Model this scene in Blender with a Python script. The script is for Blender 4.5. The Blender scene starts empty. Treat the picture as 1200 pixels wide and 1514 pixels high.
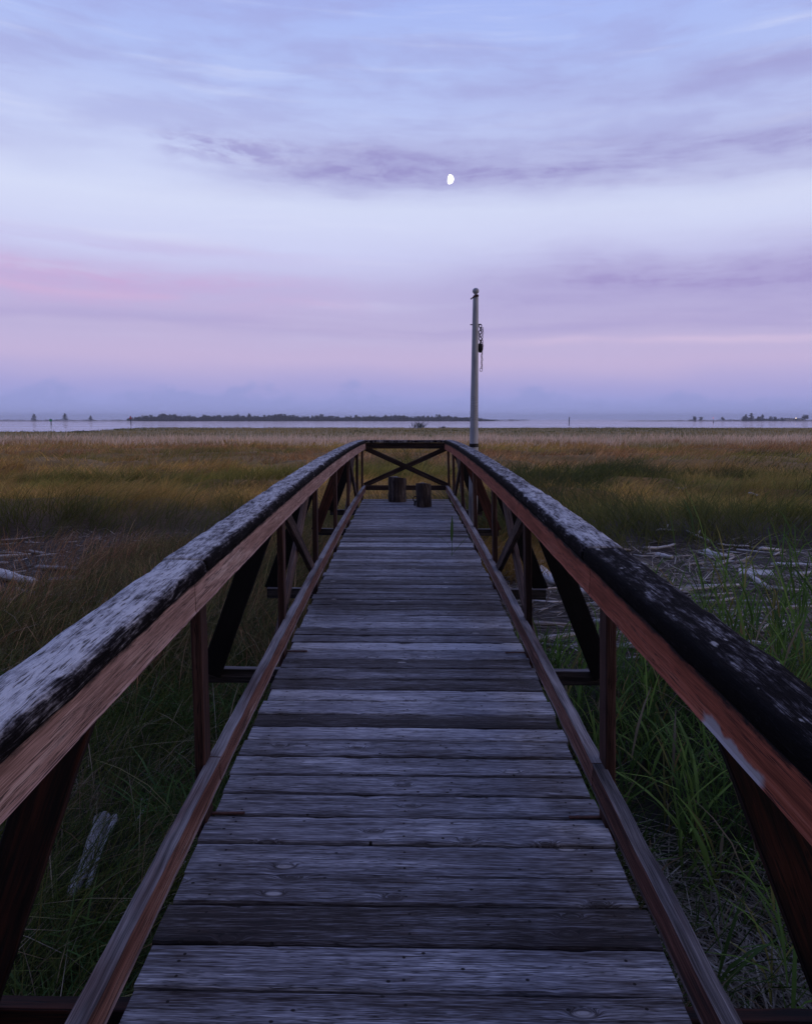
import bpy, bmesh, math, random
import numpy as np
from mathutils import Vector, Matrix, noise

random.seed(7)
RNG = np.random.default_rng(11)
SC = bpy.context.scene
COL = SC.collection
PI = math.pi
CAMZ = 3.4
FPX = 1051.0
PITCH = math.atan((757.0 - 619.0) / FPX)
SKEW = -0.021


def srgb(r, g, b):
    f = lambda c: (c / 255.0) / 12.92 if c <= 10 else (((c / 255.0) + 0.055) / 1.055) ** 2.4
    return (f(r), f(g), f(b))


# ---------------------------------------------------------------- tagging
def tag(o, label=None, cat=None, group=None, kind=None):
    if label: o['label'] = label
    if cat: o['category'] = cat
    if group: o['group'] = group
    if kind: o['kind'] = kind
    return o


def thing(name, loc, label, cat, group=None):
    o = bpy.data.objects.new(name, None)
    o.location = loc
    o.empty_display_size = 0.2
    COL.objects.link(o)
    return tag(o, label, cat, group)


def copy_tree(o, parent=None):
    c = o.copy()
    COL.objects.link(c)
    c.parent = parent
    for ch in list(o.children):
        copy_tree(ch, c)
    return c


# ---------------------------------------------------------------- mesh builder
class MB:
    """collects shapes with grain coordinates (gc) and a per-piece tone"""
    def __init__(s):
        s.v = []; s.f = []; s.gc = []; s.t = []

    def sweep(s, rings, gcs, tone=0.5, closed=True, caps=True):
        b = len(s.v); n = len(rings[0])
        for r, g in zip(rings, gcs):
            s.v.extend(r); s.gc.extend(g)
            s.t.extend([tone] * n)
        m = n if closed else n - 1
        for i in range(len(rings) - 1):
            for j in range(m):
                a = b + i * n + j; c = b + i * n + (j + 1) % n
                s.f.append((a, c, c + n, a + n))
        if caps:
            s.f.append(tuple(b + j for j in reversed(range(n))))
            e = b + (len(rings) - 1) * n
            s.f.append(tuple(e + j for j in range(n)))

    def bar(s, p0, p1, w, t, up=(0, 0, 1), tone=0.5, bev=0.004, seg=None, rough=0.0015, seed=None):
        """rectangular timber from p0 to p1; w across, t along 'up'"""
        p0 = Vector(p0); p1 = Vector(p1)
        d = p1 - p0; L = d.length; d.normalize()
        up = Vector(up); up = (up - d * up.dot(d)).normalized()
        side = d.cross(up).normalized()
        hw, ht = w / 2, t / 2
        pr = [(-hw + bev, -ht), (hw - bev, -ht), (hw, -ht + bev), (hw, ht - bev), (hw - bev, ht), (-hw + bev, ht), (-hw, ht - bev), (-hw, -ht + bev)]
        seg = seg or max(2, int(L / 0.06))
        sd = random.random() * 50 if seed is None else seed
        rings = []; gcs = []
        for i in range(seg + 1):
            c = p0 + d * (L * i / seg)
            ring = []; g = []
            for (a, b) in pr:
                q = c + side * a + up * b
                k = noise.noise(Vector((q.x * 9 + sd, q.y * 9, q.z * 9))) * rough * 2
                q = q + side * (k if a > 0 else -k) + up * (k * 0.7)
                ring.append(tuple(q)); g.append((sd + L * i / seg, a + sd * 0.37, b))
            rings.append(ring); gcs.append(g)
        s.sweep(rings, gcs, tone)

    def tube(s, pts, radii, n=10, tone=0.5, lump=0.0, flat=1.0, seed=None):
        sd = random.random() * 50 if seed is None else seed
        pts = [Vector(p) for p in pts]
        rings = []; gcs = []; L = 0
        ref = Vector((0, 0, 1))
        d0 = (pts[-1] - pts[0]).normalized()
        if abs(d0.dot(ref)) > 0.9: ref = Vector((1, 0, 0))
        for i, p in enumerate(pts):
            d = (pts[min(i + 1, len(pts) - 1)] - pts[max(i - 1, 0)]).normalized()
            if i: L += (p - pts[i - 1]).length
            a = d.cross(ref).normalized(); u = a.cross(d).normalized()
            ring = []; g = []
            for j in range(n):
                th = 2 * PI * j / n
                r = radii[i]
                if lump:
                    r *= 1 + lump * noise.noise(Vector((math.cos(th) * 1.8 + sd, math.sin(th) * 1.8, L * 2.2 / max(radii[0] * 10, .3))))
                q = p + a * math.cos(th) * r + u * math.sin(th) * r * flat
                ring.append(tuple(q)); g.append((sd + L, r * th, 0.0))
            rings.append(ring); gcs.append(g)
        s.sweep(rings, gcs, tone)

    def lathe(s, prof, c, n=20, tone=0.5):
        """prof: (radius, z) list, bottom to top, around vertical axis at c"""
        rings = []; gcs = []
        for (r, z) in prof:
            ring = []; g = []
            for j in range(n):
                th = 2 * PI * j / n
                ring.append((c[0] + r * math.cos(th), c[1] + r * math.sin(th), c[2] + z)); g.append((z, r * th, 0))
            rings.append(ring); gcs.append(g)
        s.sweep(rings, gcs, tone)

    def torus(s, c, R, r, ax_u, ax_v, sx=1.0, n=14, m=6):
        c = Vector(c); u = Vector(ax_u).normalized(); v = Vector(ax_v).normalized(); w = u.cross(v)
        b = len(s.v)
        for i in range(n):
            th = 2 * PI * i / n
            cc = c + u * math.cos(th) * R + v * math.sin(th) * R * sx
            o = (u * math.cos(th) + v * math.sin(th)).normalized()
            for j in range(m):
                ph = 2 * PI * j / m
                q = cc + o * math.cos(ph) * r + w * math.sin(ph) * r
                s.v.append(tuple(q)); s.gc.append((th * R, ph * r, 0)); s.t.append(.5)
        for i in range(n):
            for j in range(m):
                s.f.append((b + i * m + j, b + ((i + 1) % n) * m + j, b + ((i + 1) % n) * m + (j + 1) % m, b + i * m + (j + 1) % m))

    def box(s, lo, hi, tone=0.5):
        x0, y0, z0 = lo; x1, y1, z1 = hi
        s.bar(((x0 + x1) / 2, (y0 + y1) / 2, z0), ((x0 + x1) / 2, (y0 + y1) / 2, z1), y1 - y0, x1 - x0, up=(1, 0, 0), tone=tone, seg=1, rough=0, bev=min(.003, (x1 - x0) / 5, (y1 - y0) / 5))

    def build(s, name, mat, parent=None, smooth=False, origin=None):
        me = bpy.data.meshes.new(name)
        vs = s.v
        if origin is not None:
            ox, oy, oz = origin
            vs = [(x - ox, y - oy, z - oz) for (x, y, z) in vs]
        me.from_pydata(vs, [], s.f)
        bm = bmesh.new(); bm.from_mesh(me)
        bmesh.ops.recalc_face_normals(bm, faces=bm.faces[:])
        bm.to_mesh(me); bm.free()
        a = me.attributes.new('gc', 'FLOAT_VECTOR', 'POINT')
        a.data.foreach_set('vector', np.array(s.gc, dtype=np.float32).ravel())
        a = me.attributes.new('tone', 'FLOAT', 'POINT')
        a.data.foreach_set('value', np.array(s.t, dtype=np.float32))
        if smooth:
            me.polygons.foreach_set('use_smooth', [True] * len(me.polygons))
        me.materials.append(mat)
        o = bpy.data.objects.new(name, me)
        COL.objects.link(o)
        if origin is not None and parent is None:
            o.location = origin
        if parent is not None:
            o.parent = parent
            if origin is None:
                off = -parent.location
                p = parent.parent
                while p is not None:
                    off = off - p.location; p = p.parent
                o.location = off
        return o


# ---------------------------------------------------------------- node helpers
class NT:
    def __init__(s, tree):
        s.t = tree; s.n = tree.nodes; s.l = tree.links
        s.n.clear()

    def sock(s, inp, val):
        if val is None: return
        if isinstance(val, bpy.types.NodeSocket): s.l.new(val, inp)
        elif isinstance(val, (tuple, list)):
            if len(inp.default_value) == 4 and len(val) == 3: inp.default_value = (*val, 1)
            else: inp.default_value = val
        else: inp.default_value = val

    def node(s, typ, **kw):
        n = s.n.new(typ)
        for k, v in kw.items(): setattr(n, k, v)
        return n

    def m(s, op, a, b=None, c=None, clamp=False):
        n = s.node('ShaderNodeMath', operation=op, use_clamp=clamp)
        s.sock(n.inputs[0], a); s.sock(n.inputs[1], b)
        if c is not None: s.sock(n.inputs[2], c)
        return n.outputs[0]

    def vmul(s, v, k):
        n = s.node('ShaderNodeVectorMath', operation='MULTIPLY')
        s.sock(n.inputs[0], v); s.sock(n.inputs[1], k)
        return n.outputs[0]

    def comb(s, x, y, z=0.0):
        n = s.node('ShaderNodeCombineXYZ')
        s.sock(n.inputs[0], x); s.sock(n.inputs[1], y); s.sock(n.inputs[2], z)
        return n.outputs[0]

    def sep(s, v):
        n = s.node('ShaderNodeSeparateXYZ'); s.sock(n.inputs[0], v)
        return n.outputs

    def noise(s, v, scale=1.0, detail=3.0, rough=0.55, dist=0.0):
        n = s.node('ShaderNodeTexNoise')
        s.sock(n.inputs['Vector'], v)
        n.inputs['Scale'].default_value = scale; n.inputs['Detail'].default_value = detail
        n.inputs['Roughness'].default_value = rough; n.inputs['Distortion'].default_value = dist
        return n.outputs['Fac']

    def voronoi(s, v, scale=1.0, rnd=1.0):
        n = s.node('ShaderNodeTexVoronoi', voronoi_dimensions='2D')
        s.sock(n.inputs['Vector'], v); n.inputs['Scale'].default_value = scale
        n.inputs['Randomness'].default_value = rnd
        return n.outputs

    def mix(s, f, a, b, mode='MIX'):
        n = s.node('ShaderNodeMix', data_type='RGBA', blend_type=mode)
        s.sock(n.inputs[0], f); s.sock(n.inputs[6], a); s.sock(n.inputs[7], b)
        return n.outputs[2]

    def ramp(s, f, stops, interp='LINEAR'):
        n = s.node('ShaderNodeValToRGB')
        cr = n.color_ramp; cr.interpolation = interp
        while len(cr.elements) > 1: cr.elements.remove(cr.elements[0])
        cr.elements[0].position = stops[0][0]
        for i, (p, c) in enumerate(stops):
            e = cr.elements[0] if i == 0 else cr.elements.new(p)
            e.color = (*c, 1) if not isinstance(c, (int, float)) else (c, c, c, 1)
        s.sock(n.inputs[0], f)
        return n.outputs[0]

    def smooth(s, v, a, b, x=0.0, y=1.0):
        n = s.node('ShaderNodeMapRange', interpolation_type='SMOOTHSTEP')
        s.sock(n.inputs[0], v); s.sock(n.inputs[1], a); s.sock(n.inputs[2], b)
        s.sock(n.inputs[3], x); s.sock(n.inputs[4], y)
        return n.outputs[0]

    def attr(s, name):
        return s.node('ShaderNodeAttribute', attribute_name=name).outputs

    def bump(s, h, strength=0.5, dist=0.01, normal=None):
        n = s.node('ShaderNodeBump')
        n.inputs['Strength'].default_value = strength; n.inputs['Distance'].default_value = dist
        s.sock(n.inputs['Height'], h)
        if normal is not None: s.sock(n.inputs['Normal'], normal)
        return n.outputs[0]

    def principled(s, col, rough=0.7, normal=None, spec=0.4, metal=0.0):
        n = s.node('ShaderNodeBsdfPrincipled')
        s.sock(n.inputs['Base Color'], col); s.sock(n.inputs['Roughness'], rough)
        s.sock(n.inputs['Specular IOR Level'], spec)
        n.inputs['Metallic'].default_value = metal
        if normal is not None: s.sock(n.inputs['Normal'], normal)
        return n.outputs[0]

    def out(s, surf=None, vol=None):
        n = s.node('ShaderNodeOutputMaterial')
        if surf is not None: s.l.new(surf, n.inputs['Surface'])
        if vol is not None: s.l.new(vol, n.inputs['Volume'])


def newmat(name):
    m = bpy.data.materials.new(name)
    m.use_nodes = True
    return m, NT(m.node_tree)


# ---------------------------------------------------------------- wood materials
def wood(name, stops, along=1.2, across=55.0, knots=0.0, bump=0.5, rough=0.78, tonek=0.5, spec=0.15,
         grain=(1.5, .8), wobble=2.0, edge=False, bleach=None, blotch=None, dark_edge=None, patch=None):
    mat, N = newmat(name)
    gc = N.attr('gc')['Vector']; tone = N.attr('tone')['Fac']
    l, a, b = N.sep(gc)
    acro = N.m('MULTIPLY', a, across)
    kd = None
    if knots:
        kv = N.comb(N.m('MULTIPLY', l, 3.0), N.m('MULTIPLY', a, 8.5), 0.0)
        vo = N.voronoi(kv, 1.0)
        kd = vo['Distance']
        pr = N.sep(vo['Color'])[0]
        act = N.m('GREATER_THAN', pr, 1 - knots)
        k = N.m('MULTIPLY', N.smooth(kd, 0.27, 0.0), act)
        acro = N.m('ADD', acro, N.m('MULTIPLY', N.m('MULTIPLY', k, k), 2.6))
    wob = N.noise(N.comb(N.m('MULTIPLY', l, 1.1), N.m('MULTIPLY', a, 4.0), b), 1.0, 2.0)
    acro = N.m('ADD', acro, N.m('MULTIPLY', wob, wobble))
    v1 = N.comb(N.m('MULTIPLY', l, along), acro, N.m('MULTIPLY', b, across))
    n1 = N.noise(v1, 1.0, 5.0, 0.65)
    v2 = N.comb(N.m('MULTIPLY', l, along * 6), N.m('MULTIPLY', acro, 4.5), N.m('MULTIPLY', b, across * 4))
    n2 = N.noise(v2, 1.0, 2.0, 0.6)
    n3 = N.noise(N.comb(N.m('MULTIPLY', l, 1.6), N.m('MULTIPLY', a, 9.0), N.m('MULTIPLY', b, 9.0)), 1.0, 3.0, 0.6)
    f = N.m('ADD', N.m('MULTIPLY', N.m('SUBTRACT', n1, .5), grain[0]), N.m('MULTIPLY', N.m('SUBTRACT', n2, .5), grain[1]))
    f = N.m('ADD', f, N.m('MULTIPLY', N.m('SUBTRACT', n3, .5), 1.1))
    f = N.m('ADD', f, N.m('MULTIPLY', N.m('SUBTRACT', tone, .5), tonek))
    f = N.m('ADD', f, .5)
    col = N.ramp(f, stops)
    h = N.m('ADD', N.m('MULTIPLY', n1, 1.0), N.m('MULTIPLY', n2, 0.5))
    # drying cracks: thin dark lines along the grain
    ck = N.noise(N.comb(N.m('MULTIPLY', l, along * 1.7), N.m('MULTIPLY', acro, 1.6), N.m('ADD', N.m('MULTIPLY', b, across * 1.5), 8.0)), 1.0, 3.0, .6)
    ckm = N.m('MULTIPLY', N.smooth(N.m('ABSOLUTE', N.m('SUBTRACT', ck, .5)), .030, .006), N.smooth(n3, .38, .52))
    col = N.mix(N.m('MULTIPLY', ckm, .85), col, (.008, .007, .0075))
    h = N.m('SUBTRACT', h, N.m('MULTIPLY', ckm, .5))
    if knots:
        ring = N.m('MULTIPLY', N.smooth(N.m('ABSOLUTE', N.m('SUBTRACT', kd, .105)), .03, .005), act)
        core = N.m('MULTIPLY', N.smooth(N.m('ADD', kd, N.m('MULTIPLY', N.m('SUBTRACT', n2, .5), .12)), .095, .06), act)
        lightcore = N.m('GREATER_THAN', N.sep(vo['Color'])[1], .6)
        col = N.mix(N.m('MULTIPLY', ring, .6), col, (.03, .024, .025))
        cc = N.mix(lightcore, (.03, .024, .024), (.42, .41, .42))
        col = N.mix(N.m('MULTIPLY', core, N.smooth(n1, .3, .6, .35, .85)), col, cc)
        # nail heads and small holes
        nv = N.voronoi(N.comb(N.m('MULTIPLY', l, 9.0), N.m('MULTIPLY', a, 13.0), N.m('MULTIPLY', tone, 77.0)), 1.0)
        nh = N.m('MULTIPLY', N.smooth(nv['Distance'], .07, .04), N.m('GREATER_THAN', N.sep(nv['Color'])[2], .78))
        col = N.mix(nh, col, (.012, .01, .01))
        h = N.m('SUBTRACT', h, nh)
    if blotch:
        nb = N.noise(N.comb(N.m('MULTIPLY', l, 1.9), N.m('MULTIPLY', a, 18.0), N.m('MULTIPLY', b, 16.0)), 1.0, 5.0, .7)
        col = N.mix(N.smooth(nb, blotch[1], blotch[1] + .12, 0.0, .8), col, blotch[0])
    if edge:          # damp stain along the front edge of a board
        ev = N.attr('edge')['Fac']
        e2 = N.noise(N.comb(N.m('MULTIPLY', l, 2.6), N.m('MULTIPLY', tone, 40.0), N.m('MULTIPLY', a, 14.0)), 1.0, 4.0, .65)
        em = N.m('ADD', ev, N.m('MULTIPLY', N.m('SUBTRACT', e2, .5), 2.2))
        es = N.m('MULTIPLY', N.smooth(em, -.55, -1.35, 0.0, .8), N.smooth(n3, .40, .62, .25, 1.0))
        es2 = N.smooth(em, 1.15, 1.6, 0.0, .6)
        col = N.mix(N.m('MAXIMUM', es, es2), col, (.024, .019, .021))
        # paired nails over the joists, with a short rust bleed along the grain
        gx = N.sep(N.node('ShaderNodeNewGeometry').outputs['Position'])[0]
        jit = N.m('MULTIPLY', N.m('SUBTRACT', tone, .5), .05)
        ax = N.m('ABSOLUTE', N.m('ADD', gx, jit))
        dx = N.m('MINIMUM', N.m('ABSOLUTE', N.m('SUBTRACT', ax, .64)), ax)
        dy = N.m('MULTIPLY', N.m('ABSOLUTE', N.m('SUBTRACT', N.m('ABSOLUTE', N.m('ADD', ev, jit)), .52)), .075)
        rr_ = N.m('SQRT', N.m('ADD', N.m('MULTIPLY', dx, dx), N.m('MULTIPLY', dy, dy)))
        bl_ = N.m('MULTIPLY', N.smooth(dy, .009, .003), N.smooth(dx, .05, .008))
        col = N.mix(N.m('MULTIPLY', bl_, .4), col, (.045, .026, .02))
        col = N.mix(N.smooth(rr_, .0058, .0040), col, (.012, .009, .009))
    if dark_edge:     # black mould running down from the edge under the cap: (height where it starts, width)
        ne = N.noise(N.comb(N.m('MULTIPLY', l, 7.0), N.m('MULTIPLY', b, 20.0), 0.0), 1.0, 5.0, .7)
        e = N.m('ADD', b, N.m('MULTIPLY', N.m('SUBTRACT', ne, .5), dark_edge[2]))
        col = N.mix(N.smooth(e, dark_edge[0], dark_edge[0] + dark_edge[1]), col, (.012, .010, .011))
    if patch:         # split that bares pale wood: (along, half length, height limit)
        npp = N.noise(N.comb(N.m('MULTIPLY', l, 14.0), N.m('MULTIPLY', b, 10.0), 0.0), 1.0, 3.0)
        pa = N.smooth(N.m('ABSOLUTE', N.m('SUBTRACT', l, patch[0])), patch[1], patch[1] * .8)
        lim = N.m('ADD', b, N.m('MULTIPLY', N.m('SUBTRACT', npp, .5), .05))
        pb = N.smooth(lim, patch[2], patch[2] - .012)
        col = N.mix(N.m('MULTIPLY', pa, pb), col, (.36, .34, .36))
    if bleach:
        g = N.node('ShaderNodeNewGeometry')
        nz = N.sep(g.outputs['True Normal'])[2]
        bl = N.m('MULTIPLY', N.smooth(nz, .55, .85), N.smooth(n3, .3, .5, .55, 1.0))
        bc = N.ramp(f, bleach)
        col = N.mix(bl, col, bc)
    nrm = N.bump(h, bump, .004)
    N.out(N.principled(col, rough, nrm, spec))
    return mat


M = {}
M['deck'] = wood('weathered_deck_wood', [(0.0, (.010, .008, .009)), (.22, (.030, .022, .023)), (.40, (.078, .072, .080)), (.60, (.168, .170, .202)), (.82, (.32, .328, .372)), (1.0, (.52, .53, .58))],
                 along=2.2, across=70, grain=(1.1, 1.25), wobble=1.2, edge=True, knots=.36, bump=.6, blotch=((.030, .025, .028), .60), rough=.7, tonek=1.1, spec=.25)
M['rail_left'] = wood('pale_stained_rail_wood', [(0.0, (.05, .028, .024)), (.3, (.20, .115, .095)), (.55, (.38, .24, .21)), (.8, (.50, .37, .33)), (1, (.60, .50, .48))],
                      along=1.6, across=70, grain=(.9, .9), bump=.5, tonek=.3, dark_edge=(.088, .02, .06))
M['rail_right'] = wood('red_stained_rail_wood', [(0.0, (.04, .012, .008)), (.3, (.16, .045, .026)), (.55, (.32, .092, .055)), (.85, (.40, .16, .11)), (1, (.46, .33, .30))],
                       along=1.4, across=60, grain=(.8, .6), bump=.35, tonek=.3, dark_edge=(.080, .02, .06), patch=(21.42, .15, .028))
M['kerb'] = wood('kerb_rail_wood', [(0.0, (.03, .014, .012)), (.3, (.10, .045, .036)), (.55, (.20, .10, .08)), (.8, (.29, .18, .155)), (1, (.40, .33, .32))],
                 along=1.0, across=60, bump=.6, tonek=.3,
                 bleach=[(0, (.03, .028, .03)), (.35, (.12, .11, .115)), (.6, (.24, .22, .225)), (1, (.38, .36, .37))], blotch=((.02, .016, .016), .56))
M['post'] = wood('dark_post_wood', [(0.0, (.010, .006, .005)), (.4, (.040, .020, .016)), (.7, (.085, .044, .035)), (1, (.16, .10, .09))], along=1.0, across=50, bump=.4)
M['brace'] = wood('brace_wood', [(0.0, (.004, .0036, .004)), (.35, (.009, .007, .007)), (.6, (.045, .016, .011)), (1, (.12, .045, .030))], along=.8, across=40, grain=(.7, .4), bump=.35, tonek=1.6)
M['cross'] = wood('cross_brace_wood', [(0.0, (.015, .01, .01)), (.4, (.05, .033, .028)), (.7, (.13, .085, .072)), (1, (.22, .17, .16))], along=1., across=50, bump=.4, tonek=.7)
M['beam'] = wood('beam_wood', [(0.0, (.008, .007, .007)), (.4, (.03, .025, .025)), (.75, (.09, .075, .072)), (1, (.2, .18, .18))], along=1., across=45, bump=.5,
                 bleach=[(0, (.03, .028, .03)), (.4, (.13, .12, .125)), (1, (.32, .30, .31))])
M['stump'] = wood('stump_wood', [(0.0, (.010, .008, .008)), (.4, (.040, .030, .028)), (.7, (.11, .088, .082)), (1, (.22, .19, .185))], along=2.0, across=28, bump=.9,
                  bleach=[(0, (.06, .055, .055)), (1, (.30, .28, .28))])
M['drift'] = wood('driftwood', [(0.0, (.07, .06, .058)), (.3, (.25, .23, .22)), (.55, (.50, .47, .45)), (1, (.70, .68, .66))], along=2.0, across=40, bump=.7, tonek=.9)


def cap_mat(name, left):
    mat, N = newmat(name)
    gc = N.attr('gc')['Vector']; tone = N.attr('tone')['Fac']
    l, a, b = N.sep(gc)                      # a runs 0 (walkway edge) .. 1 (outer edge)
    s1 = N.noise(N.comb(N.m('MULTIPLY', l, 5.5), N.m('MULTIPLY', a, 3.2), 0.0), 1.0, 6.0, .68, .4)
    s2 = N.noise(N.comb(N.m('MULTIPLY', l, 22.), N.m('MULTIPLY', a, 9.0), 2.0), 1.0, 4.0, .65)
    s3 = N.noise(N.comb(N.m('MULTIPLY', l, 14.), N.m('MULTIPLY', a, 26.0), 5.0), 1.0, 4.0, .6)
    grain = N.noise(N.comb(N.m('MULTIPLY', l, 7.0), N.m('MULTIPLY', a, 42.0), 1.0), 1.0, 4.0, .65)
    # profile across: mould on both worn edges, barer timber between
    prof = N.m('MULTIPLY', N.smooth(a, -.06, .22), N.smooth(a, 1.03, .92))
    f = N.m('ADD', N.m('MULTIPLY', N.m('SUBTRACT', s1, .5), 1.7), N.m('MULTIPLY', N.m('SUBTRACT', s2, .5), 1.1))
    f = N.m('ADD', f, N.m('MULTIPLY', N.m('SUBTRACT', grain, .5), 1.1))
    f = N.m('ADD', f, N.m('SUBTRACT', N.m('MULTIPLY', prof, .62), .62))
    f = N.m('ADD', f, tone)
    bare = N.ramp(f, [(0.0, (.005, .0045, .005)), (.26, (.010, .0085, .0095)), (.40, (.040, .036, .041)), (.54, (.125, .120, .13)), (.70, (.29, .285, .30)), (.88, (.47, .47, .49)), (1, (.60, .60, .61))])
    # black pits in the pale wood
    pit = N.m('MULTIPLY', N.smooth(s3, .55, .64), .9)
    col = N.mix(pit, bare, (.012, .011, .012))
    # lichen specks
    vo = N.voronoi(N.comb(N.m('MULTIPLY', l, 11.0), N.m('MULTIPLY', a, 2.9), 0.0), 1.0)
    rr = N.sep(vo['Color'])
    rad = N.m('MULTIPLY', N.m('POWER', rr[0], 4.0), .17)
    sp = N.m('MULTIPLY', N.smooth(N.m('SUBTRACT', N.m('ADD', vo['Distance'], N.m('MULTIPLY', N.m('SUBTRACT', s2, .5), .5)), rad), .05, -.05), N.m('GREATER_THAN', rr[1], .62))
    sp = N.m('MULTIPLY', sp, N.smooth(a, .10, .25))
    col = N.mix(N.m('MULTIPLY', sp, .8), col, (.42, .41, .40))
    h = N.m('ADD', N.m('MULTIPLY', grain, .7), N.m('ADD', N.m('MULTIPLY', s2, .8), N.m('MULTIPLY', s1, .8)))
    h = N.m('SUBTRACT', h, N.m('MULTIPLY', pit, .5))
    nrm = N.bump(h, .75, .007)
    N.out(N.principled(col, .85, nrm, N.smooth(f, .3, .7, .03, .25)))
    return mat


M['cap'] = cap_mat('lichened_cap_wood', True)


def plain(name, col, rough=.6, metal=0.0, var=.35, scale=20, bump=.2, spec=.4, col2=None):
    mat, N = newmat(name)
    tc = N.node('ShaderNodeTexCoord').outputs['Object']
    n = N.noise(tc, scale, 5, .65)
    c2 = col2 or tuple(c * (1 - var) for c in col)
    c = N.mix(N.smooth(n, .35, .65), col, c2)
    N.out(N.principled(c, rough, N.bump(n, bump, .004), spec, metal))
    return mat


M['rust'] = plain('rusty_iron', (.09, .028, .018), .8, .0, .5, 60)
M['iron'] = plain('dark_iron', (.018, .015, .017), .6, .3, .5, 60)
M['black_band'] = plain('black_rubber', (.01, .01, .01), .6)
M['red_mark'] = plain('red_daymark', (.75, .06, .04), .6)
M['green_mark'] = plain('green_daymark', (.02, .55, .16), .6)
M['pile'] = plain('tarred_pile', (.03, .026, .026), .8)
M['bark'] = plain('bark', (.05, .04, .035), .9)
M['wall'] = plain('pale_wall', (.62, .60, .58), .7, var=.1, scale=.5)
M['roof'] = plain('grey_roof', (.12, .12, .13), .7, scale=.5)
M['glass'] = plain('dark_glass', (.02, .02, .03), .1)

# painted pole: white-grey paint with dark scribbled scratches and grime
mat, N = newmat('weathered_white_paint')
tc = N.node('ShaderNodeTexCoord').outputs['Object']
x_, y_, z_ = N.sep(tc)
n_ = N.noise(N.vmul(tc, (30, 30, 4)), 1.0, 5, .65)
c_ = N.ramp(n_, [(.25, (.25, .26, .285)), (.5, (.40, .42, .46)), (.75, (.50, .52, .56))])
w_ = N.node('ShaderNodeTexWave', wave_type='RINGS')
N.sock(w_.inputs['Vector'], N.vmul(tc, (14, 14, 6)))
w_.inputs['Scale'].default_value = 1.6; w_.inputs['Distortion'].default_value = 9.0; w_.inputs['Detail'].default_value = 2.0
zm = N.m('MULTIPLY', N.smooth(z_, 2.15, 2.25), N.smooth(z_, 2.62, 2.5))
c_ = N.mix(N.m('MULTIPLY', N.m('MULTIPLY', N.smooth(w_.outputs['Fac'], .9, .98), zm), .7), c_, (.05, .05, .055))
N.out(N.principled(c_, .55, N.bump(n_, .2, .003), .4))
M['pole'] = mat


def emis(name, col, s):
    mat, N = newmat(name)
    e = N.node('ShaderNodeEmission'); N.sock(e.inputs[0], col); e.inputs[1].default_value = s
    N.out(e.outputs[0]); return mat


M['moon'] = emis('moonlit_rock', (1.0, .98, .93), 2.2)
M['moon'].cycles.emission_sampling = 'NONE'
M['lamp'] = emis('lamp_glow', (1.0, .75, .45), 6.0)
M['red_lamp'] = emis('red_lamp_glow', (1.0, .16, .12), 2.0)


def leafmat(name, trans=.42, rough=.6):
    mat, N = newmat(name)
    c = N.attr('Col')['Color']
    d = N.node('ShaderNodeBsdfDiffuse'); N.sock(d.inputs[0], c)
    t = N.node('ShaderNodeBsdfTranslucent'); N.sock(t.inputs[0], c)
    g = N.node('ShaderNodeBsdfGlossy'); N.sock(g.inputs[0], (.5, .5, .5)); g.inputs['Roughness'].default_value = .5
    mx = N.node('ShaderNodeMixShader'); mx.inputs[0].default_value = trans
    N.l.new(d.outputs[0], mx.inputs[1]); N.l.new(t.outputs[0], mx.inputs[2])
    m2 = N.node('ShaderNodeMixShader'); m2.inputs[0].default_value = .018
    N.l.new(mx.outputs[0], m2.inputs[1]); N.l.new(g.outputs[0], m2.inputs[2])
    N.out(m2.outputs[0])
    return mat


M['grass'] = leafmat('grass_blades')
M['leaf'] = leafmat('leaves', .2)


# ---------------------------------------------------------------- numpy noise
def vnoise(x, y, seed=0):
    xi = np.floor(x).astype(np.int64); yi = np.floor(y).astype(np.int64)
    fx = x - xi; fy = y - yi
    fx = fx * fx * (3 - 2 * fx); fy = fy * fy * (3 - 2 * fy)

    def h(a, b):
        n = (a * 374761393 + b * 668265263 + seed * 1442695041) & 0xffffffff
        n = ((n ^ (n >> 13)) * 1274126177) & 0xffffffff
        return ((n ^ (n >> 16)) & 0xffff) / 65535.0
    return (h(xi, yi) * (1 - fx) + h(xi + 1, yi) * fx) * (1 - fy) + (h(xi, yi + 1) * (1 - fx) + h(xi + 1, yi + 1) * fx) * fy


def fbm(x, y, seed=0, o=4):
    s = 0; a = .5; t = 0
    for i in range(o):
        s = s + a * vnoise(x * 2 ** i, y * 2 ** i, seed + i); t += a; a *= .5
    return s / t


def sstep(a, b, x):
    t = np.clip((x - a) / (b - a), 0, 1)
    return t * t * (3 - 2 * t)


def shore_d(X, D):
    ang = X / np.maximum(D, 1)
    return 132 + 90 * sstep(-.46, -.36, ang) + 14 * (fbm(X * .03, X * 0 + 2, 5) - .5)


def bank_d(X):
    return 12.4 + 1.2 * (fbm(X * .35, X * 0 + 7.3, 9) - .5) * 2 + np.where(X < 0, .9, 0.)


def zg(X, D):
    X = np.asarray(X, float); D = np.asarray(D, float)
    z = 1.15 + .10 * (fbm(X * .8, D * .8, 1) - .5)
    bd = bank_d(X)
    z = z + .32 * sstep(.46, .66, fbm(X * .28, D * .42, 13)) * sstep(bd + .5, bd + 3, D) * (1 - .6 * sstep(30, 60, D))
    z = z + .30 * sstep(bd - .5, bd + 1.2, D) + .25 * (fbm(X * .25, D * .25, 3) - .5) * sstep(bd, bd + 6, D)
    z = z - np.clip(D - 20, 0, 220) * .0046
    sd = shore_d(X, D)
    z = z - sstep(sd - 6, sd + 14, D) * 2.2
    return z


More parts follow.
